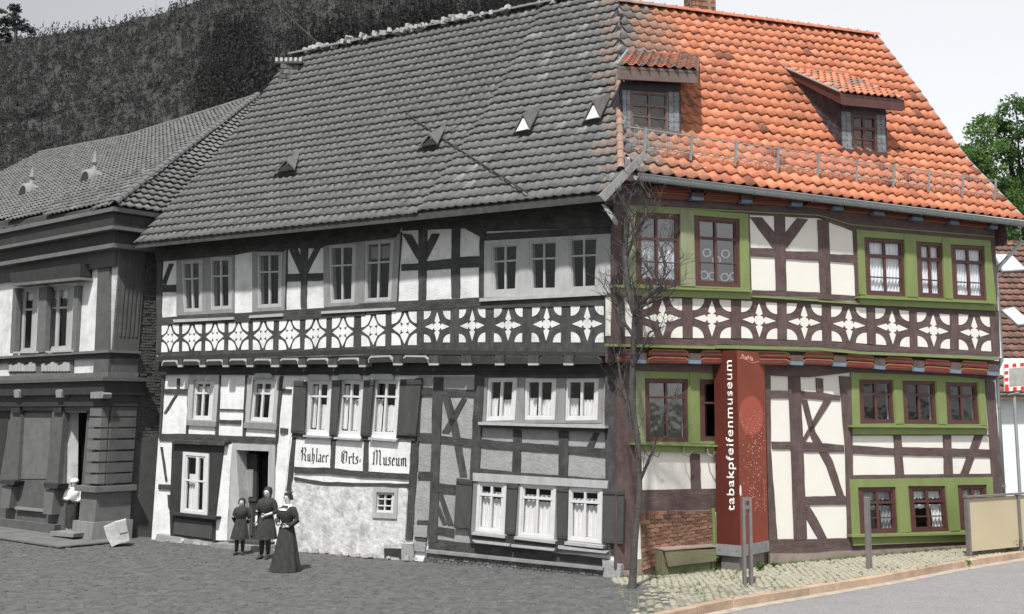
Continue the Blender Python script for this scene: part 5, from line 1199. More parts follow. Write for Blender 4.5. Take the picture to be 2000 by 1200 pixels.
# ground floor: pilasters, closed roller panel, pedestals, plinth
slab('roller_panel', FN, n3(118, 150, 268, 155, 244, 495, 96, 495), .04, 0, M['gstucco2'], TH_)
slab('riser_panel', FN, n3(92, 500, 240, 500, 228, 655, 78, 645), .03, 0, M['gstucco'], TH_)
slab('sill', FN, n3(76, 640, 230, 655, 228, 668, 76, 654), .1, 0, M['gboard2'], TH_)
for q in (n3(58, 140, 112, 142, 92, 500, 20, 500), n3(272, 140, 332, 145, 300, 520, 240, 510)):
    slab('pilaster', FN, q, .12, -.02, M['gstucco'], TH_)
for q in (n3(2, 500, 80, 508, 66, 530, 2, 522), n3(225, 516, 304, 522, 296, 548, 230, 540)): slab('pedestal_cap', FN, q, .26, 0, M['gdark'], TH_)
for q in (n3(8, 530, 62, 535, 46, 648, 2, 645), n3(230, 550, 282, 552, 268, 682, 222, 678)): slab('pedestal', FN, q, .2, 0, M['gstucco2'], TH_)
for q in (n3(55, 105, 105, 108, 100, 152, 58, 150), n3(272, 105, 322, 108, 316, 152, 276, 150)): slab('capital', FN, q, .18, 0, M['gdark'], TH_)
slab('plinth', FN, n3(-150, 685, 285, 735, 275, 800, -150, 795), .16, -.1, M['gstucco'], TH_)
slab('shop_opening', FN, n3(-120, 142, 48, 144, 30, 290, -5, 500, -120, 500), .02, 0, M['gdark'], TH_)
# recessed door with a pale glazed leaf
dd = slab('door', FN, n3(330, 200, 392, 200, 380, 780, 330, 780), -.26, -.3, M['gdark'], TH_)
slab('door_glass', FN, n3(358, 225, 390, 225, 380, 396, 352, 392), -.22, -.26, M['gboard'], dd); slab('door_glass', FN, n3(348, 436, 376, 438, 372, 500, 346, 496), -.22, -.26, M['gboard'], dd)
slab('lintel', FN, n3(335, 118, 450, 120, 448, 150, 338, 148), .08, 0, M['gboard2'], TH_)
slab('door_step', FN, n3(262, 768, 385, 780, 380, 800, 258, 790), .5, -.2, M['gboard2'], TH_)
# rusticated corner blocks
for i, y in enumerate((120, 176, 234, 294, 355, 414, 472)):
    x0 = 470 - i * 4.5; xc = 532 - i * 3.6; y1 = y + 46
    slab('rusticated_block', FN, n3(x0, y + 2, xc, y, xc - 3, y1 + 4, x0 - 3, y1), .17, 0, M['gstucco2'], TH_)
    z_a, z_b = FN.P(*n3(xc, y)[0], .17).z, FN.P(*n3(xc, y1 + 4)[0], .17).z
    slab('rusticated_block', FS, [fpx(FS, .02, .17, z_b), fpx(FS, SD, .17, z_b), fpx(FS, SD, .17, z_a), fpx(FS, .02, .17, z_a)], .17, 0, M['gstucco'], TH_)
zc = FN.P(*n3(505, 535)[0], .2).z; 
def both2(name, za, zb, o, m, u1, sd):
    return both(name, za, zb, o, m, u1, sd)
both2('pedestal_cap', zc - .12, zc, .3, M['gstucco2'], .62, SD + .06); both2('pedestal', .42, zc - .12, .2, M['gstucco2'], .5, SD); both2('pedestal_foot', -.1, .42, .27, M['gboard2'], .62, SD + .04)
# hipped roof of the townhouse
E0 = NC + (FN.n + FS.n) * (.5) + Vector((0, 0, zt)); E0.z = zt
Rr = at(503, 189, 36.0); Rl = Rr + FN.d * 9.5; Rl.z = Rr.z - .15; 
El = E0 + FN.d * 14; Es = E0 + FS.d * 12
def plane_roof(name, A, B, Cc, D, parent, m):
    mb = MB(); th2 = Vector((0, 0, -.15)); mb.add([A, B, Cc, D, A + th2, B + th2, Cc + th2, D + th2], [(0, 1, 2, 3), (7, 6, 5, 4), (0, 4, 5, 1), (1, 5, 6, 2), (2, 6, 7, 3), (3, 7, 4, 0)]); return mb.build(name, m, parent)
def px_plane(px, py, A, N):
    r = ray(px, py); o = Vector((0, 0, CAMZ)); return o + r * ((A - o).dot(N) / r.dot(N))
Nf = (El - E0).cross(Rr - E0).normalized()
k1, k2 = px_plane(250, 268, E0, Nf), px_plane(78, 300, E0, Nf)
k0 = px_plane(-30, 355, E0, Nf); k3 = px_plane(-260, 470, E0, Nf)
mb = MB(); pf = [E0, Rr, k1, k2, k0, k3]; dn = Vector((0, 0, -.12)); mb.add(pf + [q + dn for q in pf], [(0, 1, 2, 3, 4, 5), tuple(range(11, 5, -1)), (0, 5, 11, 6)])
nroof = mb.build('roof', M['gsoffit'], TH_, fixn=False)
Ns = (Es - E0).cross(Rr - E0).normalized(); Rs = Rr + FS.d * 4
ps = [E0, E0 + FS.d * 6, Rs, Rr]; mb = MB(); mb.add(ps + [q + dn for q in ps], [(0, 1, 2, 3), (7, 6, 5, 4), (0, 1, 5, 4)]); mb.build('roof', M['gsoffit'], TH_, fixn=False)
def tile_plane(A, U, N, poly, wd, rl, mats, parent, nparts, name, tm):
    upv = N.cross(U).normalized()
    if upv.z < 0: upv = -upv
    Zn = N if N.z > 0 else -N
    p2 = [Vector(((q - A).dot(U), (q - A).dot(upv), 0)) for q in poly]
    x0, x1 = min(q.x for q in p2), max(q.x for q in p2); y1 = max(q.y for q in p2); its = []
    for r in range(int(y1 / rl) + 1):
        for i in range(int((x1 - x0) / wd) + 1):
            x = x0 + i * wd + random.uniform(-.01, .01); y = r * rl
            if not inside((x, y + rl * .4), p2): continue
            o = A + U * x + upv * y + Zn * (.03 + random.uniform(0, .012)); X = upv.cross(Zn)
            its.append((score(o), Matrix(((X.x, upv.x, Zn.x, o.x), (X.y, upv.y, Zn.y, o.y), (X.z, upv.z, Zn.z, o.z), (0, 0, 0, 1)))))
    its.sort(key=lambda t: -t[0]); mes = [tile_mesh(wd, rl, .02, tm, m) for m in mats]
    for _, m in its[:nparts]: shared(name, random.choice(mes), m, parent)
    V = []; Fc = []; MI = []; off = 0; bs = [(np.array([v.co[:] for v in me.vertices]), [tuple(p.vertices) for p in me.polygons]) for me in mes]
    for _, m in its[nparts:]:
        k = random.randrange(len(mes)); bv, bf = bs[k]; A_ = np.array(m); V.append(bv @ A_[:3, :3].T + A_[:3, 3]); Fc += [tuple(i + off for i in q) for q in bf]; MI += [k] * len(bf); off += len(bv)
    if V:
        me = bpy.data.meshes.new('t'); me.from_pydata(np.concatenate(V).tolist(), [], Fc); o = link(name + 's_beyond', me, mats, parent, 'stuff'); me.polygons.foreach_set('material_index', MI)
tile_plane(E0, FN.d, Nf, pf, .22, .3, [TILE_G[1], M['gbrick']], nroof, 150, 'roof_tile', .045)
tile_plane(E0, FS.d, Ns, ps, .22, .26, [TILE_G[0], TILE_G[2]], nroof, 150, 'side_roof_tile', .06)
caps(FN, E0 + Vector((0, 0, .05)), Rr + Vector((0, 0, .05)), 34, .1, [TILE_G[0]], nroof, 'hip_tile'); caps(FN, k1, Rr, 30, .09, [TILE_G[0]], nroof); caps(FN, k2, k1, 20, .09, [TILE_G[0]], nroof)
# little round ventilators with pointed finials
for (px, py) in ((60, 378), (182, 352)):
    c = px_plane(px, py, E0, Nf); mb = MB(); d = FN.n * 1; d2 = (FN.n + Vector((0, 0, -.25))).normalized()
    mb.tube([c + d * .25, c + d * .1, c - d * .15, c - d * .75], [.27, .31, .27, .04], 12)
    v_ = mb.build('roof_ventilator', M['gboard2'], nroof, smooth=True)
    mb = MB(); mb.tube([c + d * .252, c + d * .256], [.21, .21], 12); mb.build('vent_hole', M['gdark'], v_)
    mb = MB(); mb.tube([c + Vector((0, 0, .24)), c + Vector((0, 0, .42)), c + Vector((0, 0, .5)), c + Vector((0, 0, .85))], [.11, .04, .09, .008], 8); mb.build('finial', M['gboard2'], v_)
    mb = MB(); mb.tube([c + d * .3 - FN.d * .3 + Vector((0, 0, -.22)), c + d * .3 + FN.d * .3 + Vector((0, 0, -.22))], .05, 6); mb.build('apron', M['gboard2'], v_)
# raking boards where the townhouse meets the old house
# ------------------------------------------------------------------ hillside, forest, trees
sil = [(-500, 150), (-200, 105), (0, 72), (60, 68), (130, 58), (200, 48), (300, 25), (400, -8), (600, -80), (900, -140), (1010, -90), (1080, 20), (1180, 180), (1280, 330), (1450, 560), (1700, 700)]
def crest(px):
    for (x0, y0), (x1, y1) in zip(sil, sil[1:]):
        if x0 <= px <= x1: return y0 + (y1 - y0) * (px - x0) / (x1 - x0)
    return sil[0][1] if px < sil[0][0] else sil[-1][1]
NR, NCc = 26, 90; hv = []; hf = []
def hillpt(px, t):
    top = at(px, crest(px) + 6, 520); base = at(px, 800, 260); e = t ** .9
    return Vector((base.x + (top.x - base.x) * t, base.y + (top.y - base.y) * t, -.5 + (top.z + .5) * (t ** 1.1)))
for i in range(NCc + 1):
    px = -500 + 2200 * i / NCc
    for j in range(NR + 1): hv.append(hillpt(px, j / NR) + Vector((0, 0, random.uniform(-.6, .6))))
    q = hillpt(px, 1); hv.append(Vector((q.x * 1.5, q.y + 200, q.z * .5)))
for i in range(NCc):
    for j in range(NR + 1): a = i * (NR + 2) + j; hf.append((a, a + 1, a + NR + 3, a + NR + 2))
me = mesh(hv, hf, False); me.shade_smooth(); hill = link('hillside', me, M['hill'], None, 'structure')
def crown_np(n, kind):
    return None
# forest: one mass of small bushy and spiry crowns on the slope
def crowns_mesh(pos, hh, ww, per, size):
    n_ = len(pos) * per; P_ = np.repeat(pos, per, 0); H_ = np.repeat(hh, per)[:, None]; W_ = np.repeat(ww, per)[:, None]
    t = rng.random((n_, 1)) ** 1.2; a = rng.random((n_, 1)) * 6.283; r = W_ * (1 - t * .92) * (.35 + .65 * rng.random((n_, 1)))
    c = P_ + np.concatenate([r * np.cos(a), r * np.sin(a), H_ * t], 1)
    u = rng.normal(size=(n_, 3)); u /= np.linalg.norm(u, axis=1)[:, None]; w_ = np.cross(u, rng.normal(size=(n_, 3))); w_ /= np.linalg.norm(w_, axis=1)[:, None]
    s_ = size * (.5 + rng.random((n_, 1))) * (W_ / W_.mean()) ; u[:, 2] *= 1.6
    v = np.stack([c - u * s_, c + w_ * s_ * .6, c + u * s_, c - w_ * s_ * .6], 1).reshape(-1, 3); return v, n_
def quads_obj(v, n_, counts=None):
    me = bpy.data.meshes.new('crowns'); me.vertices.add(len(v)); me.vertices.foreach_set('co', v.ravel()); me.loops.add(n_ * 4); me.loops.foreach_set('vertex_index', np.arange(n_ * 4)); me.polygons.add(n_)
    me.polygons.foreach_set('loop_start', np.arange(n_) * 4); me.polygons.foreach_set('loop_total', np.full(n_, 4)); me.update(); return me
P1 = []; H1 = []; W1_ = []
while len(P1) < 15000:
    px = random.uniform(-420, 1230); t = min(1, random.uniform(.02, 1.0) ** .9); p = hillpt(px, t); cx, cy, _z = inframe(p)
    if (cy > 420 or cx < -80) and random.random() < .85: continue
    k = .6 + .5 * t; P1.append((p.x, p.y, p.z - .4)); H1.append(random.uniform(2, 6.5) * k * (1.6 if random.random() < .06 else 1)); W1_.append(random.uniform(1.3, 2.6) * k)
P2 = []; H2 = []; W2 = []
for _ in range(1500):    # darker mature spruces in stands
    cxs = random.choice([(700, 60, 110, 30), (860, 20, 120, 28), (480, 140, 70, 50), (440, 150, 60, 60), (620, 120, 90, 40), (980, 0, 60, 30), (460, 60, 50, 25)]); px = random.gauss(cxs[0], cxs[2] * .5); py = random.gauss(cxs[1] + 45, cxs[3] * .6)
    best = None
    for k in range(5, 60):
        if inframe(hillpt(px, k / 60))[1] < py: best = k / 60; break
    if best is None: continue
    p = hillpt(px, best); P2.append((p.x, p.y, p.z - .5)); H2.append(random.uniform(8, 15)); W2.append(random.uniform(1.6, 2.6))
va, na = crowns_mesh(np.array(P1), np.array(H1), np.array(W1_), 26, .29); vb_, nb_ = crowns_mesh(np.array(P2), np.array(H2), np.array(W2), 60, .42)
me = quads_obj(np.concatenate([va, vb_]), na + nb_); fo = link('forest', me, [M['forest'], M['forest2']], None, 'stuff'); me.polygons.foreach_set('material_index', [0] * na + [1] * nb_)
# trees with trunk, limbs and leaf clusters
def limbs(mb, p, d, L_, r, depth, tips, spread=.6, n=2):
    pts = [p]; q = p.copy(); dd = d.copy()
    for k in range(3):
        dd = (dd + Vector((random.gauss(0, .12), random.gauss(0, .12), random.gauss(.04, .1)))).normalized(); q = q + dd * (L_ / 3); pts.append(q.copy())
    mb.tube(pts, [r, r * .88, r * .76, r * .62], 6 if depth > 1 else 4, caps=False)
    if depth == 0: tips.append((q, dd)); return
    for k in range(n + (random.random() < .5)):
        a = random.random() * 6.28; s = Vector((math.cos(a), math.sin(a), random.uniform(-.2, .5))).normalized()
        nd = (dd * (1 - spread * .55) + s * spread).normalized(); limbs(mb, q if random.random() < .7 else pts[2], nd, L_ * random.uniform(.62, .85), r * .6, depth - 1, tips, spread, n)
def leaves(centres, nper, rad, size, flat_=.7):
    m_ = len(centres) * nper; C_ = np.repeat(np.array([c[:] for c in centres]), nper, 0)
    g_ = rng.normal(size=(m_, 3)); g_ /= np.linalg.norm(g_, axis=1)[:, None]; g_ *= (rng.random((m_, 1)) ** .5) * rad; g_[:, 2] *= flat_
    P_ = C_ + g_; a = rng.normal(size=(m_, 3)); a /= np.linalg.norm(a, axis=1)[:, None]; b = np.cross(a, rng.normal(size=(m_, 3))); b /= np.linalg.norm(b, axis=1)[:, None]
    s = size * (.6 + .8 * rng.random((m_, 1))); v = np.stack([P_ - a * s, P_ + b * s * .5, P_ + a * s, P_ - b * s * .5], 1).reshape(-1, 3)
    me = bpy.data.meshes.new('leaves'); me.vertices.add(len(v)); me.vertices.foreach_set('co', v.ravel()); me.loops.add(m_ * 4); me.loops.foreach_set('vertex_index', np.arange(m_ * 4)); me.polygons.add(m_)
    me.polygons.foreach_set('loop_start', np.arange(m_) * 4); me.polygons.foreach_set('loop_total', np.full(m_, 4)); me.update(); return me
def broadleaf(name, label, base, blobs, trunk_h, tr, mleaf, nper, lrad, lsize, group=None, barkm='bark'):
    t = thing(name, label, 'tree', base, group); mb = MB(); mb.tube([base, base + Vector((.2, 0, trunk_h * .5)), base + Vector((0, .1, trunk_h))], [tr, tr * .8, tr * .55], 9); cs = []
    for (c, r, k) in blobs:
        mb.tube([base + Vector((0, 0, trunk_h * .6)), (base + Vector((0, 0, trunk_h)) + c) / 2, c], [tr * .45, tr * .3, tr * .08], 5, caps=False)
        for _ in range(int(k * .7)):
            g_ = Vector((random.gauss(0, 1), random.gauss(0, 1), random.gauss(0, 1))).normalized() * (random.random() ** .4) * r; cs.append(c + Vector((g_.x, g_.y, g_.z * .85)))
    mb.build('trunk', M[barkm], t); link('crown', leaves(cs, nper, lrad, lsize), mleaf, t); return t
YT = 46.
def B(px, py, r, k, Y=YT): return (at(px, py, Y + random.uniform(-1, 1)), r, k)
t1 = at(1915, 300, YT); broadleaf('birch_tree', 'narrow-topped green tree standing just beyond the roof verge at right', Vector((t1.x, t1.y, 0)),
    [B(1922, 240, .45, 14), B(1915, 275, .9, 30), B(1925, 320, 1.15, 50), B(1912, 365, 1.2, 50), B(1935, 400, 1.4, 60), B(1900, 330, .7, 24), B(1945, 440, 1.6, 60)], 9, .22, M['leaf'], 60, .36, .075)
YT = 49.
t2 = at(1990, 300, YT); broadleaf('broadleaf_tree', 'open-crowned green tree cut by the right edge, sky showing through its leaves', Vector((t2.x, t2.y, 0)),
    [B(1985, 215, .7, 20), B(1958, 235, .5, 14), B(2010, 240, 1.2, 36), B(1968, 265, .8, 22), B(1975, 300, .8, 20), B(2010, 330, 1.2, 34), B(1978, 400, 1.5, 50), B(2030, 290, 1.8, 50), B(2000, 455, 1.8, 60)], 9, .25, M['leaf2'], 50, .34, .075)
YT = 44.
t3 = at(1975, 440, 52); broadleaf('dark_tree', 'dark green bushy tree low behind the gutter end and brown roof', Vector((t3.x, t3.y, 0)), [(at(x, y, 52), 1.5, 50) for x, y in ((1950, 445), (1985, 430), (2015, 440), (1965, 400), (1998, 380))], 4, .2, M['leaf2'], 50, .4, .1)
YT = 420.
t4 = at(28, 85, YT); broadleaf('wind_bent_tree', 'ragged dark tree leaning on the hill crest in the top left corner', t4,
    [(at(22, 30, YT), 4.2, 26), (at(14, 52, YT), 3.6, 20), (at(34, 48, YT), 3.2, 20), (at(28, 14, YT), 2.0, 10), (at(46, 52, YT), 2.2, 10), (at(5, 66, YT), 4, 20), (at(60, 60, YT), 1.8, 9)], 8, .7, M['forest'], 40, 1.3, .45, barkm='gbark')
# bare tree in front of the corner between the two wings
tb = gnd(1236, 1150); tr_ = thing('bare_tree', 'leafless crooked tree standing at the corner of the two house wings', 'tree', tb)
Yb = tb.y
mb = MB(); tips = []
pth = [(1234, 1156, .17), (1236, 1130, .125), (1240, 1060, .105), (1249, 960, .1), (1247, 870, .095), (1233, 780, .098), (1236, 690, .095), (1240, 610, .09)]
mb.tube([at(x, y, Yb) for x, y, _ in pth], [r * .52 for *_, r in pth], 10)
def limb(pts, r0, r1, Y=Yb, tw=5):
    P3 = [at(x, y, Y + dz) for (x, y, dz) in pts]; n_ = len(P3); mb.tube(P3, [r0 + (r1 - r0) * i / (n_ - 1) for i in range(n_)], 7)
    for i in range(1, n_):
        for _ in range(tw):
            t = random.random(); p = P3[i - 1].lerp(P3[i], t); d = (P3[i] - P3[i - 1]).normalized(); a = random.random() * 6.28; s = Vector((math.cos(a), math.sin(a) * .5, random.uniform(0, .9))).normalized()
            limbs(mb, p, (d * .5 + s * .7).normalized(), random.uniform(.22, .42), max(.008, r1 * .55), 2, tips, .65, 2)
limb([(1240, 640, 0), (1252, 600, -.2), (1275, 590, -.35), (1312, 575, -.5)], .03, .01)
limb([(1234, 720, 0), (1250, 690, -.2), (1268, 650, -.3), (1290, 640, -.4)], .03, .01)
limb([(1222, 500, .2), (1245, 450, .1), (1262, 420, 0), (1270, 380, 0)], .028, .01)
limb([(1240, 610, 0), (1226, 560, .1), (1220, 500, .2), (1226, 440, .2), (1216, 380, .1)], .075, .022)
limb([(1240, 615, 0), (1262, 580, -.2), (1290, 560, -.3), (1300, 520, -.3), (1284, 470, -.2)], .065, .018)
limb([(1286, 556, -.3), (1258, 512, -.1), (1240, 480, 0), (1232, 430, 0)], .03, .012)
limb([(1246, 850, 0), (1226, 800, .2), (1212, 740, .3), (1205, 690, .3)], .05, .015, tw=4)
limb([(1240, 660, 0), (1215, 625, .2), (1202, 590, .3), (1196, 555, .3)], .035, .01, tw=4)
limb([(1250, 940, 0), (1275, 880, -.2), (1290, 830, -.3), (1300, 790, -.3)], .03, .01, tw=3)
mb.build('trunk_and_branches', M['gbark'], tr_)
# cable across the old roof
ca = FL.P(1030, 377, .9); cb_ = at(520, -12, 34); cabl = MB(); pts = []
mid = px_plane(650, 92, ca, Vector((0, 1, 0)))
for i in range(25):
    t = i / 24; p = ca.lerp(cb_, t); p.z -= .35 * math.sin(math.pi * t) ; pts.append(p)
cabl.tube(pts, .018, 5); tag(cabl.build('overhead_cable', M['gdark']), 'thin black cable running up across the old grey roof', 'cable')
q = MB()
# ------------------------------------------------------------------ museum column and posts
mp = gnd(1462, 1112); MCt = thing('information_column', 'tall rust red column lettered tabakpfeifenmuseum in front of the timbered wall', 'sign', mp)
# two visible faces meeting at px 1445; left face narrower
cE = gnd(1447, 1118); 
def cpt(px, Y): r = ray(px, 900); t = Y / r.y; return Vector((r.x * t, Y, 0))
A0 = cE; dl_ = Vector((-.80, .60, 0)); dr_ = Vector((.60, .80, 0))
CF, CS = Face((A0.x, A0.y), (dl_.x, dl_.y)), Face((A0.x, A0.y), (dr_.x, dr_.y))
wl_ = CF.uz(1397, 900)[0]; wr_ = CS.uz(1497, 900)[0]; ztop = CF.P(1444, 684, 0).z; zbot = CF.P(1447, 1066).z; zb2 = CF.P(1447, 1088).z
def colbox(name, ins, z0, z1, m):
    v = [A0 + dl_ * a + dr_ * b_ + Vector((0, 0, z)) for z in (z0, z1) for a, b_ in ((ins, ins), (wl_ - ins, ins), (wl_ - ins, wr_ - ins), (ins, wr_ - ins))]
    me = mesh(v, [(0, 1, 2, 3), (4, 5, 6, 7), (0, 1, 5, 4), (1, 2, 6, 5), (2, 3, 7, 6), (3, 0, 4, 7)]); return link(name, me, m, MCt)
cb1 = colbox('column_body', 0, zbot, ztop, M['rust']); colbox('base_band', -.012, zb2, zbot, M['steelbase']); colbox('foot', .06, -.05, zb2, M['steel'])
slab('lit_print_face', CS, [fpx(CS, .004, .004, zbot + .003), fpx(CS, wr_ - .004, .004, zbot + .003), fpx(CS, wr_ - .004, .004, ztop - .003), fpx(CS, .004, .004, ztop - .003)], .004, 0, M['rustlit'], cb1)  # right side overlaid in the lighter red, lit tone painted in
for i in range(5):
    for f_, ww in ((CF, wl_), (CS, wr_)):
        if i > 1: continue
        mb = MB(); c = f_.W(ww * (.15 + .7 * i), .013, (zbot + zb2) / 2); mb.tube([c, c + f_.n * .008], .012, 8); mb.build('rivet', M['steel'], MCt)
def text_on(f, s, P0, along_, up_, size, m, parent, off=.006, name='lettering', ext=.002, font_scale_x=1., spacing=1.0):
    cu = bpy.data.curves.new('t', 'FONT'); cu.body = s; cu.size = 1; cu.extrude = 0; cu.align_x = 'LEFT'; cu.space_character = spacing; cu.offset = .012
    ob = bpy.data.objects.new('t', cu); COL.objects.link(ob); dg = bpy.context.evaluated_depsgraph_get(); dg.update(); me = bpy.data.meshes.new_from_object(ob.evaluated_get(dg)); bpy.data.objects.remove(ob)
    xs = [v.co.x for v in me.vertices]; L_ = max(xs) - min(xs); x0 = min(xs); k = size[0] / L_; ky = size[1]
    b = bmesh.new(); b.from_mesh(me); ge = bmesh.ops.extrude_face_region(b, geom=list(b.faces)); top = [e for e in ge['geom'] if isinstance(e, bmesh.types.BMVert)]
    for v in top: v.co.z += 1
    for v in b.verts:
        p = P0 + along_ * ((v.co.x - x0) * k) + up_ * (v.co.y * ky) + f.n * (off - ext + v.co.z * ext); v.co = p
    b.to_mesh(me); b.free(); me.materials.clear(); return link(name, me, m, parent)
LP0 = CF.P(1438, 1000, .006); LP1 = CF.P(1438, 704, .006)
leftward = dl_.copy()
P0 = Vector((LP0.x, LP0.y, LP0.z)) - CF.n * .006; al = Vector((0, 0, 1)); 
text_on(CF, 'tabakpfeifenmuseum', A0 + dl_ * (wl_ * .22) + Vector((0, 0, LP0.z)), al, leftward, (LP1.z - LP0.z, (wl_ * .44)), M['white'], cb1, spacing=1.12)
zc_ = lambda py: CS.P(1475, py, 0).z
# faint printed disc, script logo, map dots and tiny lines of text
n = 28; cd_ = A0 + dr_ * (wr_ * .47) + Vector((0, 0, zc_(812))); mb = MB(); v = [cd_ + dr_ * (wr_ * .44 * math.cos(6.283 * k / n)) + Vector((0, 0, .36 * math.sin(6.283 * k / n))) + CS.n * .0058 for k in range(n)]; mb.add(v + [q_ - CS.n * .002 for q_ in v], [tuple(range(n))]); mb.build('printed_disc', M['rustdot'], cb1)
text_on(CS, 'Ruhla', A0 + dr_ * (wr_ * .16) + Vector((0, 0, zc_(703))), (dr_ * .995 - Vector((0, 0, .07))).normalized(), Vector((0, 0, 1)) + dr_ * .25, (wr_ * .42, .12), M['pinkprint'], cb1, name='logo_script')
mb = MB(); mb.tube([A0 + dr_ * (wr_ * t) + Vector((0, 0, zc_(704) + .03 * math.sin(t * 9) - .05 * t)) + CS.n * .006 for t in [i / 12 for i in range(1, 12)]], .004, 4); mb.build('logo_swash', M['pinkprint'], cb1)
for i, (s, z_) in enumerate((('Stadt Ruhla', 711), ('Thüringer Wald', 715))): pass
mb = MB()
for _ in range(260):
    py = random.uniform(805, 1003); s = min(.95, max(.05, random.gauss(.5 if py > 850 else .6, .24))); c = A0 + dr_ * (wr_ * s) + Vector((0, 0, zc_(py))) + CS.n * .0065; w_ = random.uniform(.004, .022); h = random.uniform(.005, .02)
    mb.add([c - dr_ * w_, c + dr_ * w_, c + dr_ * w_ * .6 + Vector((0, 0, h)), c - dr_ * w_ * .8 + Vector((0, 0, h))], [(0, 1, 2, 3)])
for k in range(26):
    c = A0 + dr_ * (wr_ * .88) + Vector((0, 0, zc_(940 + k * 2.4))) + CS.n * .0065; w_ = random.uniform(.01, .03); mb.add([c - dr_ * w_, c + dr_ * w_, c + dr_ * w_ + Vector((0, 0, .006)), c - dr_ * w_ + Vector((0, 0, .006))], [(0, 1, 2, 3)])
mb.build('map_print', M['pinkprint'], cb1, kind='stuff', fixn=False)
mb = MB(); c = A0 + dr_ * .03 + Vector((0, 0, zc_(955))) + CS.n * .0065; mb.add([c + dr_ * (.035 * math.cos(a)) + Vector((0, 0, .1 * math.sin(a))) for a in [6.283 * k / 16 for k in range(16)]], [tuple(range(16))]); mb.build('white_mark', M['white'], cb1)
# posts: two flat bars with a slot between
def slotpost(base, h, label, w_=.085, ang=.5, lean=0., grp='twin-bar steel posts on the pavement'):
    t = thing('bollard', label, 'bollard', base, grp); rot = Matrix.Rotation(ang, 3, 'Z')
    for s in (-1, 1):
        v, f_ = boxm(s * w_, 0, h / 2 - .05, .052, .075, h + .1); me = mesh([base + rot @ q for q in v], f_); bevel(me, .006); link('bar', me, M['steel'], t)
    for z_ in (h - .03, h - .16): v, f_ = boxm(0, 0, z_, w_ * 2 - .05, .05, .05); link('crosspiece', mesh([base + rot @ q for q in v], f_), M['steel'], t)
slotpost(gnd(1461, 1144), 1.42, 'steel twin-bar post standing in front of the rust red column', .062, .35)
slotpost(gnd(1698, 1112), 1.28, 'steel twin-bar post standing before the green ground-floor window at right', .035, .9)
# barrier wall of beige panels
bp0 = gnd(1893, 1088); bp1 = gnd(2180, 1058); bd = (bp1 - bp0).normalized(); FB = Face((bp0.x, bp0.y), (bd.x, bd.y)); bt = thing('panel_fence', 'low fence of beige panels between grey steel posts beside the road', 'fence', bp0)
zt_ = FB.P(1895, 972).z
def fb(name, u0, u1, z0, z1, o1, o0, m): return solid(FB, u0, u1, o1, o0, z0, z1, name, m, bt)
L_ = (bp1 - bp0).length; up_ = [0, FB.uz(1988, 1000)[0], FB.uz(1988, 1000)[0] * 2.0]
for i, u in enumerate(up_): fb('fence_post', u - .03, u + .035, -.05, zt_ + .0, .05, -.04, M['steel'])
for a, b_ in zip(up_, up_[1:]): fb('fence_panel', a + .04, b_ - .035, .1, zt_ - .02, .015, -.015, M['panel'])
fb('top_rail', -.04, up_[-1] + .04, zt_, zt_ + .035, .06, -.05, M['steel'])
# traffic mirror
Ym = 31.; mt = at(1988, 738, Ym); tm = thing('traffic_mirror', 'rectangular traffic mirror with red and white frame on a grey pole', 'traffic mirror', Vector((mt.x, mt.y, 0)))
TLm, TRm, BLm = at(1962, 712, Ym), at(2030, 706, Ym + .2), at(1963, 765, Ym)
ex = (TRm - TLm); ey = (BLm - TLm); nn = ex.cross(ey).normalized(); nn = nn if nn.y < 0 else -nn
def mq(a, b_, o): return TLm + ex * a + ey * b_ + nn * o
def mbox(name, a0, a1, b0, b1, o1, o0, m, par=None):
    v = [mq(a, b_, o) for o in (o0, o1) for a, b_ in ((a0, b0), (a1, b0), (a1, b1), (a0, b1))]; return link(name, mesh(v, [(0, 1, 2, 3), (4, 5, 6, 7), (0, 1, 5, 4), (1, 2, 6, 5), (2, 3, 7, 6), (3, 0, 4, 7)]), m, par or tm)
mbox('mirror_frame', 0, 1, 0, 1, 0, -.06, M['mwhite']); mbox('mirror_face', .12, .88, .16, .84, .006, 0, M['mirror'])
NX = 9; NY = 6
for i in range(NX):
    for (b0, b1) in ((0, .13), (.87, 1)):
        if i % 2 == 0: mbox('red_stripe', i / NX, (i + 1) / NX, b0, b1, .008, -.0, M['mred'])
for j in range(NY):
    for (a0, a1) in ((0, .1), (.9, 1)):
        if j % 2 == 1: mbox('red_stripe', a0, a1, .13 + .74 * j / NY, .13 + .74 * (j + 1) / NY, .008, 0, M['mred'])
mb = MB(); pl = at(1981, 780, Ym + .15); mb.tube([Vector((pl.x, pl.y, 0)), Vector((pl.x, pl.y, pl.z + .1))], .045, 10); mb.build('pole', M['zinc'], tm); mb = MB(); mb.tube([at(1966, 772, Ym + .1), at(1990, 768, Ym + .1)], .04, 8); mb.build('bracket', M['steel'], tm)
# house beyond at the right with brown tiled roof and white wall
Yh = 38.; hb = at(1990, 700, Yh); HB = thing('house', 'white walled house with brown tiled roof and skylights behind the traffic mirror', 'house', Vector((hb.x, hb.y, 0)))
FH = Face((at(1940, 700, Yh).x, Yh), (.97, .24))
def hslab(name, pts, o1, o0, m, par=None): return slab(name, FH, pts, o1, o0, m, par or HB)
hslab('wall', [(1935, 700), (2130, 700), (2130, 1075), (1935, 1075)], 0, -.3, M['whitewall'])
hslab('end_wall_slab', [(2040, 820), (2100, 820), (2100, 1070), (2040, 1070)], .03, 0, M['whitewall'])  # raised slab in the same white as the wall
ra, rb, rc, rd_ = FH.P(1925, 770, .5), FH.P(2200, 768, .5), FH.P(2200, 470, -5.5), FH.P(1925, 470, -5.5)
hroof = plane_roof('roof', ra, rb, rc, rd_, HB, M['browntile']); Nh = (rb - ra).cross(rd_ - ra).normalized()
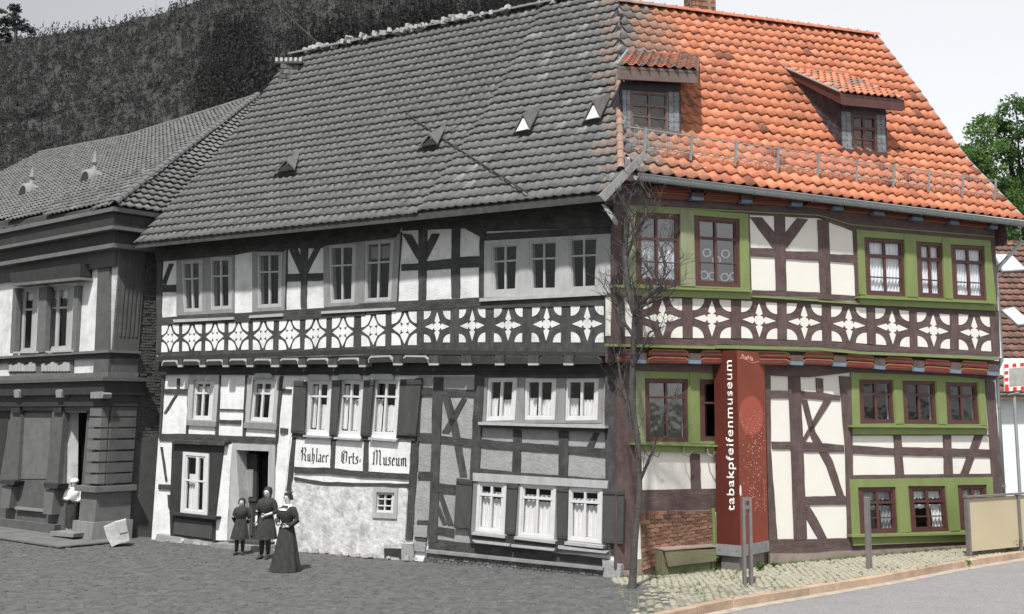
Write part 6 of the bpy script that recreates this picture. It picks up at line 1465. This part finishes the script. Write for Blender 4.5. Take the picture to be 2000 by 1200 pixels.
TB = [mat('brown_tile_a', (.12, .07, .055), .8, .2, 6, .2), mat('brown_tile_b', (.16, .09, .07), .8, .2, 6, .2)]
tile_plane(ra, (rb - ra).normalized(), Nh, [ra, rb, rc, rd_], .3, .34, TB, hroof, 120, 'roof_tile', .07)
def skyl(q4):
    P_ = [px_plane(x, y, ra, Nh) + (Nh if Nh.z > 0 else -Nh) * .17 for x, y in q4]; k = (Nh if Nh.z > 0 else -Nh) * .14; mb = MB(); mb.add(P_ + [p - k for p in P_], [(0, 1, 2, 3), (0, 1, 5, 4), (1, 2, 6, 5), (2, 3, 7, 6), (3, 0, 4, 7)]); s = mb.build('skylight', M['zinc'], hroof)
    c = sum(P_, Vector()) / 4; P2 = [c + (p - c) * .86 + k * .06 for p in P_]; mb = MB(); mb.add(P2 + [p - k * .1 for p in P2], [(0, 1, 2, 3), (0, 1, 5, 4), (1, 2, 6, 5), (2, 3, 7, 6), (3, 0, 4, 7)]); mb.build('pane', M['whitewall'], s)
skyl([(1938, 503), (1972, 503), (2003, 534), (1955, 537)]); skyl([(1952, 612), (1976, 606), (2015, 640), (1985, 642)])
mb = MB(); mb.tube([ra, rb], .06, 8); mb.build('gutter', M['zinc'], HB)
# concrete trough beside the brick infill
tq = r3(272, 958, 505, 952, 505, 1006, 290, 1032); solidn = None
tg = thing('trough', 'low mossy concrete trough under the brick infill, left of the red column', 'trough', FR.P(*tq[3], .5)); slab('front_slab', FR, tq, .34, .28, M['concrete'], tg)
u0, za = FR.uz(*r3(272, 958)[0], .34); u1_, zb_ = FR.uz(*r3(505, 955)[0], .34)
for (a, b_, o1, o0, nm) in ((u0 - .02, u0 + .06, .28, .06, 'end_slab'), (u1_ - .06, u1_, .28, .06, 'end_slab')): solid(FR, a, b_, o1, o0, -.02, za - .02, nm, M['concrete'], tg)
solid(FR, u0 + .07, u1_ - .07, .27, .08, 0, za - .12, 'soil', M['joint'], tg); solid(FR, u0 - .02, u1_ + .01, .355, .05, za - .004, za + .02, 'coping', M['stone'], tg)
# leaning stone slab against the townhouse corner
sp = gnd(222, 1068); ss = thing('stone_slab', 'pale rough block of stone leaning on the townhouse corner', 'stone', sp)
q = n3(540, 748, 600, 722, 655, 708, 668, 770, 676, 818, 620, 832, 582, 850, 556, 800); FSl = Face((sp.x, sp.y), (.9, .35)); o = slab('block', FSl, q, .12, -.22, M['gstone'], ss, wob=1.2)
slab('chipped_face', FSl, n3(600, 724, 652, 712, 664, 770, 622, 780), .14, .1, M['gboard'], ss, wob=1)
# weeds
def weed(px, py, n_, h, label, sz=.05, z=0.):
    b_ = gnd(px, py, z); t = thing('weed', label, 'plant', b_); mb = MB(); cs = []
    for i in range(n_):
        a = random.random() * 6.28; r = random.uniform(.02, h * .8); tip = b_ + Vector((r * math.cos(a), r * math.sin(a) * .6, h * random.uniform(.4, 1))); mb.tube([b_, (b_ + tip) / 2 + Vector((0, 0, .03)), tip], .006, 4, caps=False); cs += [tip, (b_ + tip) / 2 + Vector((0, 0, .04))]
    mb.build('stem', M['weed'], t, kind='stuff'); o = link('leaf', leaves(cs, 5, h * .22, sz), M['weed'], t, 'stuff')
weed(1395, 1112, 14, .26, 'leafy green weed at the left foot of the red column', .045); weed(1405, 1095, 10, .34, 'taller leafy green weed behind the foot of the red column', .045); weed(1484, 1116, 12, .14, 'low green weed tuft right of the red column foot', .025)
weed(1512, 1110, 10, .12, 'small yellow-flowered tuft at the brown corner post', .02); weed(1970, 1078, 16, .3, 'spiky yellow-green plant in front of the beige panel fence', .03); weed(1888, 1108, 12, .13, 'flat bluish-green weed growing out of the kerb', .03, ROADZ)
# ------------------------------------------------------------------ people
def skin_mesh(nodes, edges, root, sub=2):
    """nodes: list of (xyz, radius)"""
    me = bpy.data.meshes.new('body'); me.from_pydata([n[0] for n in nodes], edges, []); ob = bpy.data.objects.new('tmp', me); COL.objects.link(ob)
    md = ob.modifiers.new('s', 'SKIN'); md.use_smooth_shade = True
    for i, n in enumerate(nodes): me.skin_vertices[0].data[i].radius = n[1] if isinstance(n[1], tuple) else (n[1], n[1])
    for i in range(len(nodes)): me.skin_vertices[0].data[i].use_root = (i == root)
    sb = ob.modifiers.new('u', 'SUBSURF'); sb.levels = sub; sb.render_levels = sub
    dg = bpy.context.evaluated_depsgraph_get(); dg.update(); r = bpy.data.meshes.new_from_object(ob.evaluated_get(dg)); bpy.data.objects.remove(ob); r.materials.clear(); return r
def ell(c, r, n=10, m=7, zmin=-1.):
    v = []; f = []
    for j in range(m + 1):
        t = math.pi * j / m; z = max(math.cos(t), zmin)
        for i in range(n): a = 6.283 * i / n; v.append(Vector((c[0] + r[0] * math.sin(t) * math.cos(a), c[1] + r[1] * math.sin(t) * math.sin(a), c[2] + r[2] * z)))
    for j in range(m):
        for i in range(n): f.append((j * n + i, j * n + (i + 1) % n, (j + 1) * n + (i + 1) % n, (j + 1) * n + i))
    return v, f
def person(base, H, yaw, label, arms, dress, coat, skirtm=None, hair='down', collar=False, sleeves=1., hat=False, legs_apart=.05, child=False, tilt=0., shirt=None, group=None):
    t = thing('person', label, 'person', base, group); rot = Matrix.Rotation(yaw, 3, 'Z')
    hs = 1.14 if child else 1.0
    def T(p): return base + rot @ (Vector(p) * H)
    def xf(me):
        for v in me.vertices: v.co = T(v.co)
        return me
    hz = .865 if not child else .85
    nodes = [((0, 0, .53), (.075, .058)), ((0, 0, .6), (.066, .05)), ((0, -.004, .71), (.08, .055)), ((0, 0, .79), (.055, .04)), ((0, 0, .835), .026), ((0, -.006, hz + .012), (.036 * hs, .04 * hs)), ((tilt, -.012, hz + .06), (.049 * hs, .056 * hs)), ((tilt, -.004, hz + .1), (.036 * hs, .042 * hs))]
    E = [(0, 1), (1, 2), (2, 3), (3, 4), (4, 5), (5, 6), (6, 7)]
    for s in (-1, 1):
        k = len(nodes); ap = legs_apart
        nodes += [((s * .045, 0, .5), .055), ((s * ap, -.008, .28), .036), ((s * ap * 1.05, .006, .16), .032), ((s * ap * 1.1, .008, .045), .022), ((s * ap * 1.3, -.05, .02), .02), ((s * ap * 1.45, -.085, .015), .015)]
        E += [(0, k)] + [(k + i, k + i + 1) for i in range(5)]
    fing = []
    for s, (el, wr, hd) in zip((-1, 1), arms):
        k = len(nodes); nodes += [((s * .09, 0, .78), .026), (el, .024), (wr, .016), (hd, (.017, .011))]; E += [(3, k), (k, k + 1), (k + 1, k + 2), (k + 2, k + 3)]
        d = (Vector(hd) - Vector(wr)).normalized(); sd_ = d.cross(Vector((0, 1, 0.2))).normalized(); fing.append((Vector(hd), d, sd_, s))
    me = skin_mesh(nodes, E, 0, 2); xf(me); b = link('body', me, M['gskin'], t); me.shade_smooth()
    for hd, d, sd_, s in fing:
        for i in range(5):
            o = (i - 1.8) * .0075; L_ = (.032, .037, .039, .036, .028)[i]
            if i == 0: a = hd - d * .012 + sd_ * -.014; pts = [a, a + (d * .6 - sd_ * .8) * .02, a + (d * 1.0 - sd_ * .7) * .03]
            else: a = hd + sd_ * o; pts = [a, a + d * L_ * .55, a + d * L_ * .9 + Vector((0, -.006, -.006))]
            mb = MB(); mb.tube([T(p) for p in pts], [.0048 * H, .0043 * H, .003 * H], 5); mb.build('finger', M['gskin'], b, smooth=True)
    fy = -.006 - .056 * hs; fz = hz + .055
    for s in (-1, 1):
        v, f_ = ell((tilt + s * .017 * hs, fy + .007, fz), (.0065, .004, .0042), 8, 5); mb = MB(); mb.add([T(p) for p in v], f_); mb.build('eye', M['ghair'], b)
        v, f_ = ell((tilt + s * .017 * hs, fy + .004, fz + .011), (.011, .004, .0022), 8, 4); mb = MB(); mb.add([T(p) for p in v], f_); mb.build('eyebrow', M['ghair'], b)
        v, f_ = ell((tilt + s * .05 * hs, 0, fz - .004), (.007, .012, .017), 8, 5); mb = MB(); mb.add([T(p) for p in v], f_); mb.build('ear', M['gskin'], b)
    v, f_ = ell((tilt, fy - .002, fz - .014), (.0065, .01, .013), 8, 5); mb = MB(); mb.add([T(p) for p in v], f_); mb.build('nose', M['gskin'], b)
    v, f_ = ell((tilt, fy + .006, fz - .034), (.013, .004, .0035), 8, 4); mb = MB(); mb.add([T(p) for p in v], f_); mb.build('mouth', M['gboard2'], b)
    # hair: cap over the back and top of the skull
    n, m_ = 16, 9; v = []; f_ = []
    for j in range(m_ + 1):
        th_ = math.pi * .62 * j / m_
        for i in range(n):
            a = 6.283 * i / n; front = max(0, -math.sin(a)); tt = th_ * (1 - .56 * front ** 2); w_ = 1 + .05 * math.sin(a * 7 + j)
            v.append(T((tilt + .057 * hs * w_ * math.sin(tt) * math.cos(a), .002 + .066 * hs * w_ * math.sin(tt) * math.sin(a), hz + .058 + .072 * hs * math.cos(tt))))
    for j in range(m_):
        for i in range(n): f_.append((j * n + i, j * n + (i + 1) % n, (j + 1) * n + (i + 1) % n, (j + 1) * n + i))
    mb = MB(); mb.add(v, f_)
    if hair == 'bun': mb.add(*[(lambda q: ([T(p) for p in q[0]], q[1]))(ell((tilt, .03, hz + .125), (.036, .036, .014), 10, 6))][0]); mb.add(*[(lambda q: ([T(p) for p in q[0]], q[1]))(ell((tilt, -.015, hz + .108), (.05, .04, .022), 10, 6))][0])
    if hair == 'down': mb.add(*[(lambda q: ([T(p) for p in q[0]], q[1]))(ell((tilt, .035, hz + .02), (.05, .035, .085), 10, 6))][0])
    if hair == 'bow': mb.add(*[(lambda q: ([T(p) for p in q[0]], q[1]))(ell((tilt + .02, .0, hz + .118), (.046, .03, .014), 10, 6))][0]); mb.add(*[(lambda q: ([T(p) for p in q[0]], q[1]))(ell((tilt, .035, hz + .02), (.048, .033, .07), 10, 6))][0])
    mb.build('hair' , M['ghair'], b, smooth=True)
    if hat:
        v, f_ = ell((tilt, .004, hz + .09), (.066 * hs, .07 * hs, .06), 14, 8, -.3); mb = MB(); mb.add([T(p) for p in v], f_); mb.build('cap', M['gcollar'], b, smooth=True)
    # garment
    def loft(name, rings, m, fold, nf, cap=False):
        n = 40; v = []; f_ = []; ph = random.random() * 6
        for j, (z, rx, ry, cx, cy) in enumerate(rings):
            k = j / (len(rings) - 1); a_ = fold * k
            for i in range(n):
                a = 6.283 * i / n; w_ = 1 + a_ * math.sin(a * nf + ph + .5 * math.sin(a * 3)) * (.7 + .3 * math.sin(a * 2 + 1)); v.append(T((cx + rx * w_ * math.cos(a), cy + ry * w_ * math.sin(a), z)))
        for j in range(len(rings) - 1):
            for i in range(n): f_.append((j * n + i, j * n + (i + 1) % n, (j + 1) * n + (i + 1) % n, (j + 1) * n + i))
        mb = MB(); mb.add(v, f_); return mb.build(name, m, b, smooth=True)
    loft('bodice', [(.838, .034, .036, 0, 0), (.828, .085, .055, 0, 0), (.8, .122, .074, 0, -.008), (.74, .118, .096, 0, -.01), (.68, .1, .082, 0, -.008), (.61, .078, .056, 0, 0)], shirt or coat, 0, 3)
    loft('skirt' if dress != 'trousers' else 'breeches', {'long': [(.62, .08, .058, 0, 0), (.56, .1, .085, 0, 0), (.42, .125, .11, 0, .01), (.22, .16, .14, 0, .015), (.03, .2, .17, -.01, .02), (.006, .205, .175, -.012, .02)],
            'knee': [(.62, .085, .062, 0, 0), (.54, .11, .085, 0, 0), (.42, .135, .105, 0, 0), (.3, .155, .12, 0, 0), (.27, .158, .122, 0, 0)],
            'trousers': [(.62, .08, .06, 0, 0), (.54, .095, .07, 0, 0), (.4, .1, .075, 0, 0), (.16, .1, .075, 0, 0), (.13, .095, .07, 0, 0)]}[dress], skirtm or coat, .12, 9 if dress == 'long' else 7)
    for s, (el, wr, hd) in zip((-1, 1), arms):
        sh_ = Vector((s * .085, 0, .79)); el_, wr_2 = Vector(el), Vector(wr); end = el_.lerp(wr_2, sleeves)
        mb = MB(); mb.tube([T(sh_), T(sh_.lerp(el_, .25)), T(sh_.lerp(el_, .7)), T(el_), T(el_.lerp(end, .5)), T(end)], [.044 * H, .047 * H, .042 * H, .038 * H, .033 * H, .026 * H], 10); mb.build('sleeve', shirt or coat, b, smooth=True)
    for s in (-1, 1):
        ap = legs_apart * s; mb = MB(); mb.tube([T((ap, -.004, .3)), T((ap * 1.03, .004, .17)), T((ap * 1.08, .008, .06))], [.038 * H, .036 * H, .026 * H], 10); mb.build('stocking', M['ghair'], b, smooth=True)
        mb = MB(); mb.tube([T((ap * 1.08, .022, .03)), T((ap * 1.1, .0, .034)), T((ap * 1.3, -.055, .022)), T((ap * 1.5, -.1, .014))], [.022 * H, .031 * H, .026 * H, .014 * H], 10); mb.build('shoe', M['gcoat'], b, smooth=True)
    if collar:
        n = 20; v = []
        for (rr, ry, z, dz) in ((.036, .038, .842, 0), (.098, .084, .822, -.022)):
            for i in range(n): a = 6.283 * i / n; v.append(T((rr * math.cos(a), ry * math.sin(a) - (.024 if math.sin(a) < -.6 and rr > .05 else 0), z + (dz * 2.2 if math.sin(a) < -.6 else 0))))
        mb = MB(); mb.add(v, [(i, (i + 1) % n, n + (i + 1) % n, n + i) for i in range(n)]); mb.build('collar', M['gcollar'], b, smooth=True)
    return t
def hgt(base, py, px): r = ray(px, py); return CAMZ + r.z * (base.y / r.y)
wb = gnd(556, 1117); wh = hgt(wb, 961, 556)
person(wb, wh, R(-28), 'woman in long dark skirt and white collar standing before the rough wall, hands folded',
       [((-.15, -.02, .64), (-.07, -.09, .6), (-.03, -.105, .6)), ((.15, .02, .64), (.1, -.07, .57), (.055, -.09, .575))], 'long', M['gcoat'], M['gcoat'], 'bun', True)
gb = gnd(516, 1092); gh = hgt(gb, 949, 516)
person(gb, gh, R(-8), 'older girl in a knee-length dark dress holding one bare forearm across her waist',
       [((-.145, .0, .63), (-.12, -.06, .53), (-.115, -.07, .49)), ((.15, -.01, .645), (.05, -.1, .61), (.01, -.11, .6))], 'knee', M['gcoat'], None, 'bow', False, .45, legs_apart=.045, child=True)
cb2 = gnd(467, 1084); chh = hgt(cb2, 971, 467)
person(cb2, chh, R(5), 'smallest girl in a dark coat and stockings standing beside the house door',
       [((-.14, .03, .64), (-.1, .07, .54), (-.05, .085, .53)), ((.14, .03, .64), (.1, .07, .54), (.05, .085, .53))], 'knee', M['gcoat'], None, 'down', False, child=True)
bb = gnd(137, 1046); bh = hgt(bb, 934, 137)
person(bb, bh, R(20), 'child in white shirt and white cap standing in the townhouse doorway',
       [((-.14, -.02, .65), (-.06, -.1, .64), (-.03, -.115, .65)), ((.14, -.02, .64), (.08, -.1, .6), (.04, -.115, .61))], 'trousers', M['gcoat'], None, 'down', False, hat=True, child=True, shirt=M['gcollar'])
